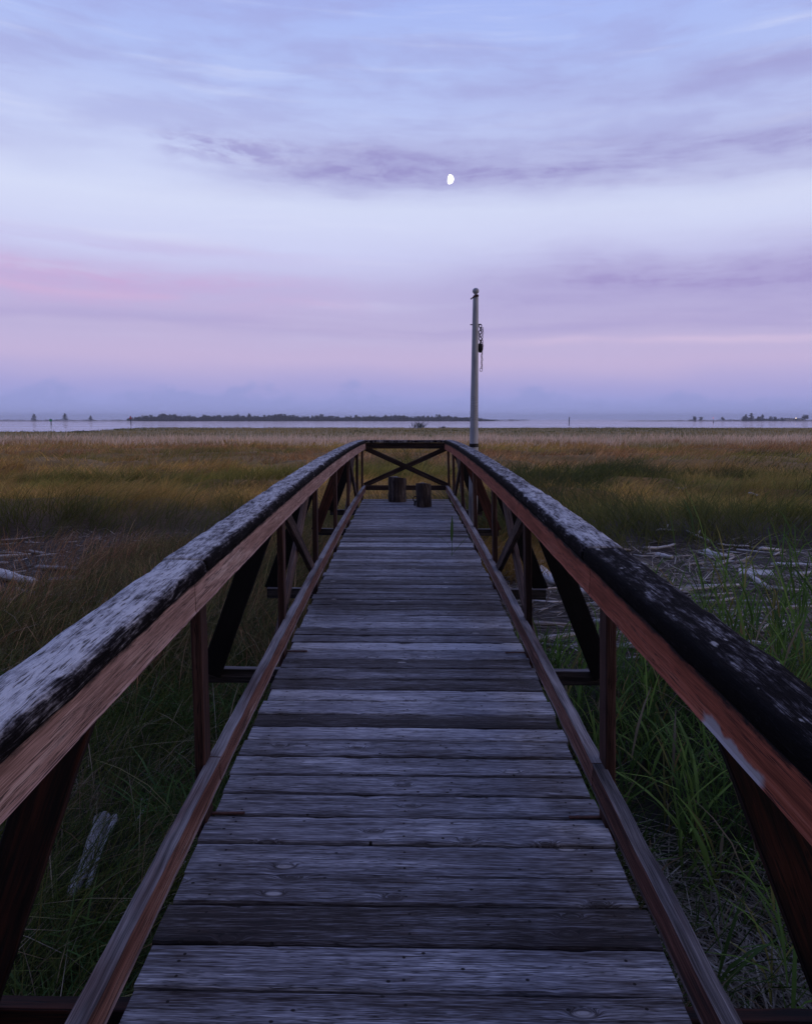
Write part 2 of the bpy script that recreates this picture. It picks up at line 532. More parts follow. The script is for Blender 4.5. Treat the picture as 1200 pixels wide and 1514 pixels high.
def pix2ground(px, py):
    dx = (px - 600) / FPX; dy = (757 - py) / FPX
    c, s = math.cos(PITCH), math.sin(PITCH)
    d = Vector((dx, c + dy * s, -s + dy * c))
    t = 1.0
    for _ in range(400):
        p = d * t
        zz = float(zg(p.x, p.y))
        if CAMZ + p.z <= zz + .002: break
        t *= 1.008
    return Vector((d.x * t, d.y * t, float(zg(d.x * t, d.y * t))))


# ---------------------------------------------------------------- sky
def build_world():
    w = bpy.data.worlds.new("World"); SC.world = w; w.use_nodes = True
    N = NT(w.node_tree)
    v = N.node('ShaderNodeTexCoord').outputs['Generated']
    nv = N.node('ShaderNodeVectorMath', operation='NORMALIZE'); N.sock(nv.inputs[0], v)
    x, y, z = N.sep(nv.outputs[0])
    el = N.m('MULTIPLY', N.m('ARCSINE', z), 180 / PI)           # degrees above the horizon
    az = N.m('MULTIPLY', N.m('ARCTAN2', x, y), 180 / PI)        # 0 along the walkway, + to the right
    warp = N.noise(N.comb(N.m('MULTIPLY', az, .06), N.m('MULTIPLY', el, .22), 0.0), 1.0, 3, .5)
    elw = N.m('ADD', el, N.m('MULTIPLY', N.m('SUBTRACT', warp, .5), 1.9))
    elw = N.m('ADD', elw, N.m('MULTIPLY', az, .012))
    f = N.m('DIVIDE', elw, 90.0)
    st = [(0, (160, 168, 227)), (1.2, (158, 163, 222)), (2.4, (168, 165, 219)), (4.4, (196, 180, 219)), (6.8, (191, 181, 220)), (9.5, (190, 184, 225)), (12.0, (204, 207, 243)),
          (15.5, (213, 220, 248)), (20, (192, 202, 243)), (24, (178, 193, 243)), (29, (166, 184, 244)), (42, (148, 168, 240)), (90, (130, 152, 238))]
    col = N.ramp(f, [(max(0, e) / 90.0, srgb(*c)) for e, c in st])
    # fine horizontal streaks
    s1 = N.noise(N.comb(N.m('MULTIPLY', az, .045), N.m('MULTIPLY', elw, .75), 3.0), 1.0, 5, .55, .0)
    s2 = N.noise(N.comb(N.m('ADD', N.m('MULTIPLY', az, .09), N.m('MULTIPLY', el, .03)), N.m('MULTIPLY', elw, .42), 9.0), 1.0, 5, .56, .1)
    s3 = N.noise(N.comb(N.m('MULTIPLY', az, .35), N.m('MULTIPLY', elw, 1.3), 14.0), 1.0, 5, .58, .15)

    def band(c, wdt, a0, a1, src=None):
        d = N.m('DIVIDE', N.m('SUBTRACT', elw if src is None else src, c), wdt)
        g = N.m('EXPONENT', N.m('MULTIPLY', N.m('MULTIPLY', d, d), -1.0))
        return N.m('MULTIPLY', g, N.smooth(az, a0, a1))

    def over(col, mask, c, k):
        return N.mix(N.m('MULTIPLY', mask, k, clamp=True), col, srgb(*c))
    soft = N.smooth(s1, .36, .66)
    soft2 = N.smooth(s2, .40, .64)
    soft3 = N.smooth(s3, .38, .62)
    t3 = N.m('MULTIPLY', N.m('ADD', N.m('MULTIPLY', soft, .5), N.m('MULTIPLY', soft2, .5)), N.m('ADD', N.m('MULTIPLY', soft3, .5), .6))
    # whitish veil streaks everywhere, stronger in the pale belt
    col = over(col, N.m('MULTIPLY', N.smooth(s1, .5, .75), N.smooth(el, 3, 12)), (219, 224, 249), .45)
    # lavender streaks high up
    col = over(col, N.m('MULTIPLY', soft2, N.smooth(el, 14, 24)), (160, 160, 214), .45)
    # grey-violet band round the moon, to the right
    col = over(col, N.m('MULTIPLY', band(18.4, 1.9, -20., -4.), N.m('ADD', N.m('MULTIPLY', t3, .75), .42)), (157, 153, 206), 1.0)
    col = over(col, N.m('MULTIPLY', N.m('MULTIPLY', band(18.9, .8, -20, -16), N.smooth(az, -5, -12)), soft3), (158, 154, 208), .8)
    col = over(col, N.m('MULTIPLY', N.m('MULTIPLY', band(18., .6, -40, -31), N.smooth(az, -26, -30)), soft), (158, 154, 208), .8)
    col = over(col, N.m('MULTIPLY', band(22.6, 1.1, 0, 12), N.m('ADD', N.m('MULTIPLY', t3, .6), .35)), (160, 159, 212), .85)
    # violet band low right, pinker to the left
    col = over(col, N.m('MULTIPLY', band(10.2, 2.6, -6, 16), N.m('ADD', N.m('MULTIPLY', t3, .6), .5)), (165, 154, 206), 1.0)
    lf = N.smooth(az, 4, -22)
    col = over(col, N.m('MULTIPLY', N.m('MULTIPLY', band(9.3, 1.7, -400, -399), lf), N.m('ADD', t3, .3)), (200, 170, 216), .8)
    col = over(col, N.m('MULTIPLY', N.m('MULTIPLY', band(12.0, .7, -400, -399), lf), soft), (190, 172, 220), .5)
    col = over(col, N.m('MULTIPLY', band(7.0, .8, -400, -399), N.m('ADD', N.m('MULTIPLY', soft, .8), .1)), (168, 156, 208), .6)
    col = over(col, N.m('MULTIPLY', N.m('MULTIPLY', band(8.6, .35, -400, -399), lf), soft2), (212, 180, 218), .45)
    col = over(col, N.m('MULTIPLY', N.m('MULTIPLY', band(5.9, .4, -2, 14), soft), N.smooth(az, -2, 14)), (212, 192, 224), .8)
    # blue-grey cloud bank sitting on the horizon with lumpy tops
    lump = N.noise(N.comb(N.m('MULTIPLY', az, .16), 4.0, N.m('MULTIPLY', el, .25)), 1.0, 5, .6)
    top = N.m('ADD', 1.5, N.m('MULTIPLY', N.smooth(lump, .42, .68), 1.9))
    bank = N.smooth(N.m('SUBTRACT', top, el), -.25, .9)
    col = over(col, bank, (150, 157, 214), .7)
    # the half of the sky behind the viewer is already dark
    dim = N.smooth(y, -.55, .45, .30, 1.0)
    dm = N.node('ShaderNodeVectorMath', operation='SCALE'); N.sock(dm.inputs[0], col); N.sock(dm.inputs[3], dim)
    # faint Nishita twilight added on top
    sky = N.node('ShaderNodeTexSky', sky_type='NISHITA')
    sky.sun_disc = False; sky.sun_elevation = math.radians(15.0); sky.sun_rotation = math.radians(180 - 72)
    ad = N.node('ShaderNodeVectorMath', operation='MULTIPLY_ADD')
    N.sock(ad.inputs[0], sky.outputs[0]); ad.inputs[1].default_value = (.002, .002, .002); N.sock(ad.inputs[2], dm.outputs[0])
    bg = N.node('ShaderNodeBackground'); N.sock(bg.inputs[0], ad.outputs[0]); bg.inputs[1].default_value = 1.0
    o = N.node('ShaderNodeOutputWorld'); N.l.new(bg.outputs[0], o.inputs[0])


build_world()
sun = bpy.data.lights.new('sun', 'SUN')
sun.energy = .6; sun.angle = math.radians(45); sun.color = (1.0, .72, .52)
so = bpy.data.objects.new('sun', sun); COL.objects.link(so)
so.rotation_euler = (math.radians(77), 0, math.radians(72))     # after-glow, low behind the viewer and to the right
tag(so, kind='structure')

# ---------------------------------------------------------------- ground and water
def grid_obj(name, rows, ncol, wfun, zfun, mat):
    u = np.linspace(-1, 1, ncol)
    D = np.array(rows)[:, None] * np.ones(ncol)[None]
    X = u[None] * np.abs(u[None]) ** .35 * wfun(np.array(rows))[:, None]
    Z = zfun(X, D)
    v = np.stack([X, D, Z], -1).reshape(-1, 3)
    n, m_ = len(rows), ncol
    i = np.arange((n - 1))[:, None] * m_ + np.arange(m_ - 1)[None]
    q = np.stack([i, i + 1, i + 1 + m_, i + m_], -1).reshape(-1, 4)
    me = bpy.data.meshes.new(name)
    me.from_pydata(v.tolist(), [], q.tolist())
    me.polygons.foreach_set('use_smooth', [True] * len(me.polygons))
    me.materials.append(mat)
    o = bpy.data.objects.new(name, me); COL.objects.link(o)
    return o


mat, N = newmat('marsh_soil')
pos = N.node('ShaderNodeNewGeometry').outputs['Position']
px_, py_, pz_ = N.sep(pos)
n1 = N.noise(pos, .9, 6, .65); n2 = N.noise(pos, 14, 5, .7); n3 = N.noise(pos, .12, 4, .6)
mud = N.ramp(n2, [(.3, (.022, .017, .014)), (.55, (.052, .040, .033)), (.75, (.12, .098, .08))])
mud = N.mix(N.smooth(py_, 7.5, 5.0), mud, N.ramp(n2, [(.35, (.014, .013, .008)), (.7, (.04, .035, .022))]))
thatch = N.ramp(N.m('ADD', N.m('MULTIPLY', n1, .6), N.m('MULTIPLY', n2, .4)), [(.3, (.07, .055, .012)), (.5, (.26, .15, .036)), (.7, (.40, .25, .075))])
col = N.mix(N.smooth(py_, 12.5, 17), mud, thatch)
far = N.ramp(N.noise(N.vmul(pos, (.012, .09, 1)), 1.0, 5, .6), [(.3, (.15, .12, .025)), (.5, (.26, .18, .05)), (.7, (.34, .23, .08))])
col = N.mix(N.smooth(py_, 40, 90), col, far)
N.out(N.principled(col, .85, N.bump(n2, .8, .03), .3))
M['soil'] = mat
rows = [-14, -9, -6, -4, -3, -2, -1] + list(np.arange(0, 22, .22)) + list(np.geomspace(22, 260, 150)) + [300, 400, 700, 1300, 2400]
tag(grid_obj('ground', rows, 160, lambda d: 14 + np.clip(d, 0, None) * 1.6, zg, M['soil']), kind='structure')

mat, N = newmat('bay_water')
pos = N.node('ShaderNodeNewGeometry').outputs['Position']
wv = N.noise(N.vmul(pos, (.5, .9, 1)), 1.0, 4, .6)
big = N.noise(N.vmul(pos, (.004, .03, 1)), 1.0, 4, .6)
nrm = N.bump(wv, .6, .3)
N.out(N.principled((.13, .155, .24), N.smooth(big, .4, .6, .03, .12), nrm, .5))
tag(grid_obj('water', [110, 160, 220, 300, 420, 600, 900, 1400, 2400], 30, lambda d: 60 + d * 1.7, lambda X, D: X * 0, mat), kind='structure')

# ---------------------------------------------------------------- boardwalk
def hd(D): return 1.39 + .00255 * (9.8 - D) ** 2
def zd(D): return CAMZ - hd(D)


DEND = 12.55
BW = thing('boardwalk', (0, 6.0, 1.15), 'weathered arched wooden boardwalk with dark railings ending in the marsh grass', 'boardwalk')


def sk(x, D): return D + SKEW * x


# deck planks (surface pattern of one deck mesh)
edges = [-1.25]
while edges[-1] < 1.45: edges.append(edges[-1] + .158)
edges[-1] = 1.592
edges += [1.757, 1.924, 2.089, 2.229, 2.400, 2.563]
while edges[-1] < DEND - .13: edges.append(edges[-1] + random.choice([.140, .150, .155, .160, .165, .150]))
deck = MB(); dedge = []
fixed_tone = {1.592: .52, 1.757: .62, 1.924: .28, 2.089: .50, 2.229: .60, 2.400: .66}
for i in range(len(edges) - 1):
    y0, y1 = edges[i], edges[i + 1]
    gap = random.choice([.006, .008, .010, .012, .015])
    w = y1 - y0 - gap
    yc = (y0 + y1) / 2
    tone = fixed_tone.get(y0, min(.95, max(.12, random.gauss(.52, .15))))
    sd = random.random() * 90
    xl = -.75 + random.uniform(-.012, .010); xr = .75 + random.uniform(-.010, .012)
    th = .042; zt = random.uniform(-.004, .003); cup = random.uniform(-.0035, .003); tw = random.uniform(-.003, .003)
    skw = random.uniform(-.003, .003)
    rings = []; gcs = []
    nx = 44 if y0 < 5 else 24
    bv = .0045
    prof = [(-w / 2, -th), (w / 2, -th), (w / 2, -bv * 1.6), (w / 2 - bv, -.0008), (w / 4, 0), (0, 0), (-w / 4, 0), (-w / 2 + bv, -.0008), (-w / 2, -bv * 1.6)]
    for k in range(nx + 1):
        x = xl + (xr - xl) * k / nx
        ring = []; g = []
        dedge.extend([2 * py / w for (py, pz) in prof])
        for (py, pz) in prof:
            q = Vector((x * 5 + sd, py * 20, sd))
            edge = abs(py) > w / 2 - .006
            yy = py + (noise.noise(q * 1.3) * .0035 if edge else 0)
            zz = pz + cup * (2 * py / w) ** 2 + tw * x * 2 * py / w + (noise.noise(Vector((x * 4 + sd, py * 30, 3))) * .0016 if pz > -.02 else 0)
            if edge and pz > -.02: zz -= max(0, noise.noise(Vector((x * 11 + sd, py * 40, 7))) - .25) * .014
            Y = yc + yy + skw * x
            ring.append((x, sk(x, Y), zd(Y) + zt + zz)); g.append((x + sd, py + sd * .41, pz))
        rings.append(ring); gcs.append(g)
    deck.sweep(rings, gcs, tone)
dko = deck.build('deck', M['deck'], BW)
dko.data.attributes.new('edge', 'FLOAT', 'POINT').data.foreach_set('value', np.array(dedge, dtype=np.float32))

PD = [-.85, .85, 2.55, 4.31, 5.97, 7.69, 9.45, 11.17, 12.50]   # post stations
OUT = [1.76, 4.20, 6.10, 9.30, 11.32]                            # outrigger stations


def sx(side, x, h=0.0):        # lateral position; right rail leans in a little
    return x * side - (0.042 * h if side > 0 else -.008 * h)


def sweep_rail(mb, side, D0, D1, prof, step, tone, gcf, amp=.0, sd=0.0, hz=1.0, droop0=0, end_round=0.0):
    n = max(2, int((D1 - D0) / step))
    rings = []; gcs = []
    for i in range(n + 1):
        D = D0 + (D1 - D0) * i / n
        ring = []; g = []
        er = 1.0
        if end_round:
            e = min(D - D0, D1 - D)
            er = 1 - .35 * max(0, 1 - e / end_round) ** 2
        for (px, pz) in prof:
            x = px * 1.0
            a = noise.noise(Vector((px * 30 + sd, D * 5.5, pz * 30))) + (-2.2 * max(0, noise.noise(Vector((px * 14 + sd, D * 8, pz * 22 + 4))) - .30) if amp > .003 else 0) + .5 * noise.noise(Vector((px * 60 + sd, D * 17, pz * 60)))
            zz = pz * (er if pz > 0 else 1)
            zo = zz + a * amp
            xo = sx(side, x + a * amp * .6, hz)
            ring.append((xo, sk(xo, D), zd(D) + zo)); g.append(gcf(D, px, pz))
        if side > 0: ring.reverse(); g.reverse()
        rings.append(ring); gcs.append(g)
    mb.sweep(rings, gcs, tone)


def rect(x0, x1, z0, z1, b=.005):
    # counter-clockwise seen from +Y for the left side
    return [(x0 + b, z0), (x1 - b, z0), (x1, z0 + b), (x1, z1 - b), (x1 - b, z1), (x0 + b, z1), (x0, z1 - b), (x0, z0 + b)]


FX0, FX1 = .755, .719      # fascia outer / inner x (absolute)
CX0, CX1 = .872, .711
CZ0, CZ1 = .985, 1.035
for side, joints, seams, toneset in ((-1, [-1.0, 2.44, 7.1, DEND], [-1.0, 2.33, 6.6, DEND], [.90, .76, .66]),
                                     (1, [-1.0, 2.66, 4.4, 9.25, DEND], [-1.0, 2.58, 4.3, 9.1, DEND], [.27, .76, .62, .58])):
    mb = MB()
    for k in range(len(seams) - 1):
        g = .003
        sd = k * 13.7 + (0 if side < 0 else 51)
        sweep_rail(mb, side, seams[k] + g, seams[k + 1] - g, rect(FX0, FX1, .880, .984), .06, .5 + .1 * (k % 2),
                   lambda D, px, pz: (D + (20 if side > 0 else 4), pz * 1.0 + sd, pz - .88), .0022, sd)
    rail = mb.build('handrail', M['rail_left'] if side < 0 else M['rail_right'], BW)
    for k in range(len(joints) - 1):
        mb = MB(); g = .004
        sd = k * 7.7 + (3 if side < 0 else 31)
        w = CX0 - CX1
        pr = []
        # rounded, crowned, worn cap profile from outer bottom round to inner bottom
        pr += [(CX0 - .004, CZ0), (CX1 + .004, CZ0), (CX1, CZ0 + .006), (CX1 - .002, CZ0 + .016), (CX1, CZ1 - .016), (CX1 + .004, CZ1 - .008), (CX1 + .010, CZ1 - .003), (CX1 + .02, CZ1)]
        for t in (.35, .5, .65, .8): pr.append((CX1 + w * t, CZ1 + .0015 * math.sin(PI * t)))
        pr += [(CX0 - .012, CZ1 - .003), (CX0 - .003, CZ1 - .012), (CX0, CZ0 + .02), (CX0, CZ0 + .006)]
        step = .022 if k == 0 or joints[k] < 4 else .05
        droop = 0.004 * (k % 2)
        sweep_rail(mb, side, joints[k] + g, joints[k + 1] - g, [(p, z + droop) for p, z in pr], step, toneset[k],
                   lambda D, px, pz: (D + sd, min(1., max(0., (px - CX1) / w)) - max(0, (CZ1 - .01 - pz)) * 6, pz - CZ0), .0038, sd)
        cap = mb.build('cap', M['cap'], rail, smooth=True)
    # kerb rail
    mb = MB()
    ks = [-1.0, 2.57 if side < 0 else 2.55, 6.0, DEND]
    for k in range(3):
        sd = k * 5.1 + (0 if side < 0 else 17)
        sweep_rail(mb, side, ks[k] + .003, ks[k + 1] - .003, rect(.755, .717, .140, .235), .05, (.45 + .12 * (k % 2)) if side < 0 else [-.35, .25, .55][k],
                   lambda D, px, pz: (D + sd, pz + px, pz - .14), .0025, sd, hz=.3)
    mb.build('kerb_rail', M['kerb'], BW)
    # posts, brackets
    for k, D in enumerate(PD):
        if k == len(PD) - 1:
            p_in = .757
        x = .776
        mb = MB()
        xb = sx(side, x, 0); xt = sx(side, x, 1)
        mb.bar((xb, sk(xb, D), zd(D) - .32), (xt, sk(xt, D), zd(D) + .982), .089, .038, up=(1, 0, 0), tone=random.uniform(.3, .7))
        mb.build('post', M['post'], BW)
        if k in (2, 3):
            mb = MB()
            xa, xb2 = side * .625, side * .752
            yy = sk(side * .69, D + (.02 if k == 2 else .03))
            mb.box((min(xa, xb2), yy - .007, zd(D) + .0035), (max(xa, xb2), yy + .007, zd(D) + .0085))
            mb.build('strap', M['rust'], BW)
    # outriggers, knee braces, piles
    for k, D in enumerate(OUT):
        mb = MB()
        zt = zd(D) - .052
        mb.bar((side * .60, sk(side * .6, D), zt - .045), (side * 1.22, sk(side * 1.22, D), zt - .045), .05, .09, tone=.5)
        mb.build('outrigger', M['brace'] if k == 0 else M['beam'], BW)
        mb = MB()
        x0, x1 = side * 1.19, sx(side, .800, 1)
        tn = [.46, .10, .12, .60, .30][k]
        y_ = sk(side * .95, D - .047 if k != 2 else D + .047)
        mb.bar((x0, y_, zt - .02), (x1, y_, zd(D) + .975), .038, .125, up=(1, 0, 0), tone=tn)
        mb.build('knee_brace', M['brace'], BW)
        mb = MB()
        xp = side * .66
        gz = float(zg(xp, D))
        mb.tube([(xp, D + .14, gz - .3), (xp, D + .14, gz + .3), (xp, D + .14, zt - .10)], [.085, .083, .08], 14, .35, .05)
        mb.build('pile', M['beam'], BW, smooth=True)
    # crossed braces in two bays of each side
    for (a, b) in ((3, 4), (6, 7)):
        Da, Db = PD[a], PD[b]
        for q, (za, zb) in enumerate(((.93, .10), (.06, .93))):
            mb = MB()
            xx = sx(side, .776 - .002, .5) if q == 0 else sx(side, .776 + .040, .5)
            ya, yb = Da + (.05 if q == 0 else .0), Db - (.05 if q == 0 else 0)
            mb.bar((xx, sk(xx, ya), zd(ya) + za), (xx, sk(xx, yb), zd(yb) + zb), .036, .085, up=(0, 0, 1), tone=.35 if q == 0 else .62)
            mb.build('cross_brace', M['cross'], BW)
    # long edge beam under the planks
    mb = MB()
    n = 60
    rings = []; gcs = []
    for i in range(n + 1):
        D = -1.2 + (DEND + 1.1) * i / n
        ring = [(side * x, sk(side * x, D), zd(D) + z) for x, z in ((.735, -.28), (.69, -.28), (.69, -.046), (.735, -.046))]
        if side > 0: ring.reverse()
        rings.append(ring); gcs.append([(D, .1 * j, 0) for j in range(4)])
    mb.sweep(rings, gcs, .4)
    mb.build('edge_beam', M['beam'], BW)

# railing across the far end
ze = zd(DEND); ye = DEND + .02
mb = MB(); mb.bar((-.715, ye + .03, ze + .935), (.690, ye + .0, ze + .935), .038, .10, tone=.25)
er = mb.build('end_handrail', M['cross'], BW)
mb = MB(); mb.bar((-.84, ye + .03, ze + 1.012), (.82, ye - .0, ze + 1.012), .14, .046, tone=.50, seg=50, rough=.003, bev=.010)
mb.gc = [(g[0], .5 + (g[1] - mb.gc[0][1]) * 3, g[2]) for g in mb.gc]
mb.build('cap', M['cap'], er)
mb = MB(); mb.bar((-.76, ye, ze + .195), (.74, ye - .03, ze + .195), .038, .085, tone=.25); mb.build('end_kerb_rail', M['cross'], BW)
mb = MB(); mb.bar((-.74, ye + .055, ze + .90), (.74, ye + .02, ze + .23), .036, .085, tone=.25); mb.build('cross_brace', M['cross'], BW)
mb = MB(); mb.bar((-.74, ye + .092, ze + .23), (.74, ye + .058, ze + .90), .036, .085, tone=.25); mb.build('cross_brace', M['cross'], BW)
mb = MB(); mb.bar((-.74, DEND - .06, ze - .17), (.74, DEND - .09, ze - .17), .05, .22, tone=.4); mb.build('end_beam', M['beam'], BW)

# ---------------------------------------------------------------- stumps on the deck
def stump(name, c, r, h, label, lean=0.0, seed=1.0):
    t = thing(name, c, label, 'stump')
    mb = MB()
    rings = []; gcs = []
    n = 40
    zs = [0, .01] + [h * k / 10 for k in range(1, 10)] + [h - .012, h, h + .002, h + .003]
    sc = [1.0, 1.01] + [1.0 + .03 * math.sin(k) for k in range(1, 10)] + [1.0, .96, .6, .1]
    for z, s in zip(zs, sc):
        ring = []; g = []
        for j in range(n):
            th = 2 * PI * j / n
            rr = r * s * (1 + .07 * noise.noise(Vector((math.cos(th) * 1.3, math.sin(th) * 1.3, seed))) + .035 * noise.noise(Vector((math.cos(th) * 7, math.sin(th) * 7, z * 1.5 + seed))))
            tz = z + (0.02 * math.cos(th + seed) * (z / h) if z > h * .9 else 0)
            ring.append((c[0] + rr * math.cos(th) + lean * z, c[1] + rr * math.sin(th), c[2] + tz)); g.append((z + seed, r * th * 1.0, 0))
        rings.append(ring); gcs.append(g)
    mb.sweep(rings, gcs, .45)
    mb.build('log_body', M['stump'], t)
    return t


s1 = stump('log_stump', (-.145, 12.08, zd(12.08) + .004), .150, .405, 'taller darker log stump standing upright at the far end of the deck', 0, 2.3)
s2 = stump('log_stump', (.285, 11.28, zd(11.28) + .004), .122, .365, 'shorter paler log stump with a dark iron ring on its side', -.03, 8.1)
mb = MB()
mb.torus((.148, 11.24, zd(11.28) + .13), .035, .009, (1, .2, 0), (0, 0, 1), 1.2)
mb.torus((.140, 11.22, zd(11.28) + .06), .03, .008, (.3, 1, 0), (0, 0, 1), 1.2)
mb.build('iron_ring', M['iron'], s2)

# ---------------------------------------------------------------- flagpole
FPD, FPXX = 9.95, .945
gzp = float(zg(FPXX, FPD))
fp = thing('flagpole', (FPXX, FPD, gzp), 'short grey white wooden flagpole with ball top beside the right railing', 'flagpole')
zt = CAMZ + (619 - 444) * 9.9 / FPX
zb = zd(FPD) + 1.03
mb = MB()
prof = [(.062, -.2), (.062, zb - gzp), (.060, zb - gzp + .05)]
H = zt - gzp
for k in range(1, 9): prof.append((.060 - .022 * k / 8, zb - gzp + .05 + (H - (zb - gzp) - .05) * k / 8))
prof += [(.030, H + .01), (.018, H + .02)]
mb.lathe(prof, (FPXX, FPD, gzp), 22)
po = mb.build('pole', M['pole'], fp, smooth=True, origin=(FPXX, FPD, gzp))
mb = MB()
pr = [(.020, H + .015), (.022, H + .03)] + [(.045 * math.sin(PI * (k + .6) / 10), H + .068 - .042 * math.cos(PI * (k + .6) / 10)) for k in range(10)]
mb.lathe(pr, (FPXX, FPD, gzp), 20); mb.build('ball_finial', M['pole'], fp, smooth=True, origin=(FPXX, FPD, gzp))
mb = MB()
mb.lathe([(.061, zb - gzp - .035), (.066, zb - gzp - .03), (.066, zb - gzp + .012), (.061, zb - gzp + .018)], (FPXX, FPD, gzp), 22)
mb.build('band', M['black_band'], fp, origin=(FPXX, FPD, gzp))
mb = MB()
zh = CAMZ + (619 - 447) * 9.9 / FPX
mb.tube([(FPXX + .01, FPD - .05, zh + .03), (FPXX - .02, FPD - .055, zh + .02), (FPXX - .05, FPD - .05, zh - .005), (FPXX - .066, FPD - .05, zh - .01), (FPXX - .068, FPD - .05, zh - .025)], [.012, .011, .009, .008, .006], 8)
mb.lathe([(.024, -.012), (.026, 0), (.024, .014)], (FPXX + .012, FPD - .04, zh + .028), 12)
mb.build('hook', M['rust'], fp)
mb = MB()
zk = CAMZ + (619 - 484) * 9.9 / FPX
mb.tube([(FPXX - .03, FPD, zk), (FPXX - .068, FPD, zk), (FPXX - .07, FPD, zk)], [.007, .007, .010], 8); mb.build('peg', M['iron'], fp)
mb = MB(); mb.tube([(FPXX + .03, FPD, zk), (FPXX + .072, FPD, zk + .005), (FPXX + .078, FPD, zk - .004)], [.009, .008, .006], 8); mb.build('peg', M['iron'], fp)
# cable bracket to the railing
mb = MB(); mb.box((.80, FPD - .03, zd(FPD) - .16), (FPXX - .05, FPD + .03, zd(FPD) - .10)); mb.build('bracket', M['beam'], fp)

ch = thing('pulley_chain', (FPXX + .07, FPD, zk), 'dark iron chain with a round pulley block hanging from the flagpole', 'chain')
mb = MB()
zc = zk - .018; xc = FPXX + .072
for k in range(6):
    mb.torus((xc - .004 + .006 * math.sin(k * 1.7), FPD, zc), .018, .0065, (1, 0, 0) if k % 2 == 0 else (.55, .8, 0), (0, 0, 1), 1.35)
    zc -= .042
mb.build('chain', M['iron'], ch)
mb = MB()
zc2 = CAMZ + (619 - 517) * 9.9 / FPX
b0 = len(mb.v)
for i in range(9):
    ph = PI * i / 8
    for j in range(16):
        th = 2 * PI * j / 16
        mb.v.append((xc - .002 + .042 * math.sin(ph) * math.cos(th), FPD + .022 * math.sin(ph) * math.sin(th), zc2 - .066 * math.cos(ph))); mb.gc.append((0, 0, 0)); mb.t.append(.5)
for i in range(8):
    for j in range(16):
        mb.f.append((b0 + i * 16 + j, b0 + i * 16 + (j + 1) % 16, b0 + (i + 1) * 16 + (j + 1) % 16, b0 + (i + 1) * 16 + j))
mb.build('pulley_block', M['iron'], ch, smooth=True)
mb = MB()
zc = zc2 + .26
for k in range(9):
    mb.torus((xc + .028 + .004 * math.sin(k), FPD + .01, zc), .010, .0038, (1, 0, 0) if k % 2 == 0 else (.5, .85, 0), (0, 0, 1), 1.6, 10, 5)
    zc -= .0285
mb.build('thin_chain', M['rust'], ch)
mb = MB()
zc = zc2 - .05
for k in range(9):
    mb.torus((xc + .022 + .004 * math.sin(k * 2.), FPD, zc), .010, .0038, (1, 0, 0) if k % 2 == 0 else (.5, .85, 0), (0, 0, 1), 1.6, 10, 5)
    zc -= .0265
mb.torus((xc + .014, FPD, zc - .005), .017, .004, (1, 0, 0), (0, 0, 1), 1.4, 10, 5)
mb.build('thin_chain', M['rust'], ch)

# ---------------------------------------------------------------- driftwood
def drift(name, px0, px1, r, label, bend=.04, tone=.6, lift=.0, n=12, taper=.75, fork=False, flat=.62, group='driftwood in the wrack line'):
    a = pix2ground(*px0); b = pix2ground(*px1)
    mid = (a + b) / 2
    L = (b - a).length
    pts = []; rad = []
    sd = random.random() * 30
    for i in range(n + 1):
        t = i / n
        p = a.lerp(b, t)
        p.x += bend * L * noise.noise(Vector((t * 2.3, sd, 0))); p.y += bend * L * noise.noise(Vector((t * 2.3, sd, 5)))
        gz = float(zg(p.x, p.y))
        p.z = gz + r * .55 + (.05 if px0[1] in (1222, 1225) else 0) + lift * (1 - t) + .02 * abs(noise.noise(Vector((t * 3, sd, 9))))
        pts.append(p); rad.append(r * (1 - (1 - taper) * t) * (.55 if i in (0, n) else 1))
    mb = MB()
    mb.tube(pts, rad, 12, tone, .28, flat, sd)
    if fork:
        q = pts[n // 2]
        e = q + Vector((L * .18, L * .25, r * 2.5))
        mb.tube([q, q.lerp(e, .5) + Vector((0, 0, .02)), e], [r * .6, r * .45, r * .2], 8, tone, .2)
    o = mb.build(name, M['drift'], None, smooth=True, origin=tuple(mid))
    return tag(o, label, 'driftwood', group)


def board(px0, px1, w, t, label, tone=.8, group='driftwood in the wrack line'):
    a = pix2ground(*px0); b = pix2ground(*px1)
    mid = (a + b) / 2
    a.z += t * .8; b.z += t * .8
    mb = MB(); mb.bar(a, b, w, t, up=(0, -.35, 1), tone=tone, rough=.004)
    return tag(mb.build('driftwood_board', M['drift'], None, origin=tuple(mid)), label, 'board', group)


drift('driftwood_log', (-30, 852), (54, 869), .12, 'thick pale driftwood log at the left edge of the marsh clearing', tone=.85, taper=.6)
drift('driftwood_log', (71, 866), (126, 863), .10, 'short dull grey driftwood log right of the thick pale log', tone=.25)
drift('driftwood_stick', (54, 842), (122, 846), .055, 'long thin grey driftwood stick behind the thick pale log', tone=.45)
drift('driftwood_stick', (42, 818), (66, 820), .035, 'small pale stick at the foot of the left grass bank', tone=.7)
drift('driftwood_stick', (-12, 836), (14, 835), .035, 'pale stick at the left edge behind the thick log', tone=.8)
drift('driftwood_log', (158, 1222), (98, 1352), .048, 'pale split log half buried in grass by the left walkway side', tone=.45, taper=.55, flat=.6, bend=.10, group=None)
drift('driftwood_log', (172, 1225), (128, 1335), .022, 'narrow pale slat lying along the split log in grass', tone=.8, taper=.7, group=None)
drift('dead_twig', (188, 1240), (232, 1150), .009, 'curved bare grey twig rising from the left grass', bend=.25, tone=.5, lift=.05, group=None)
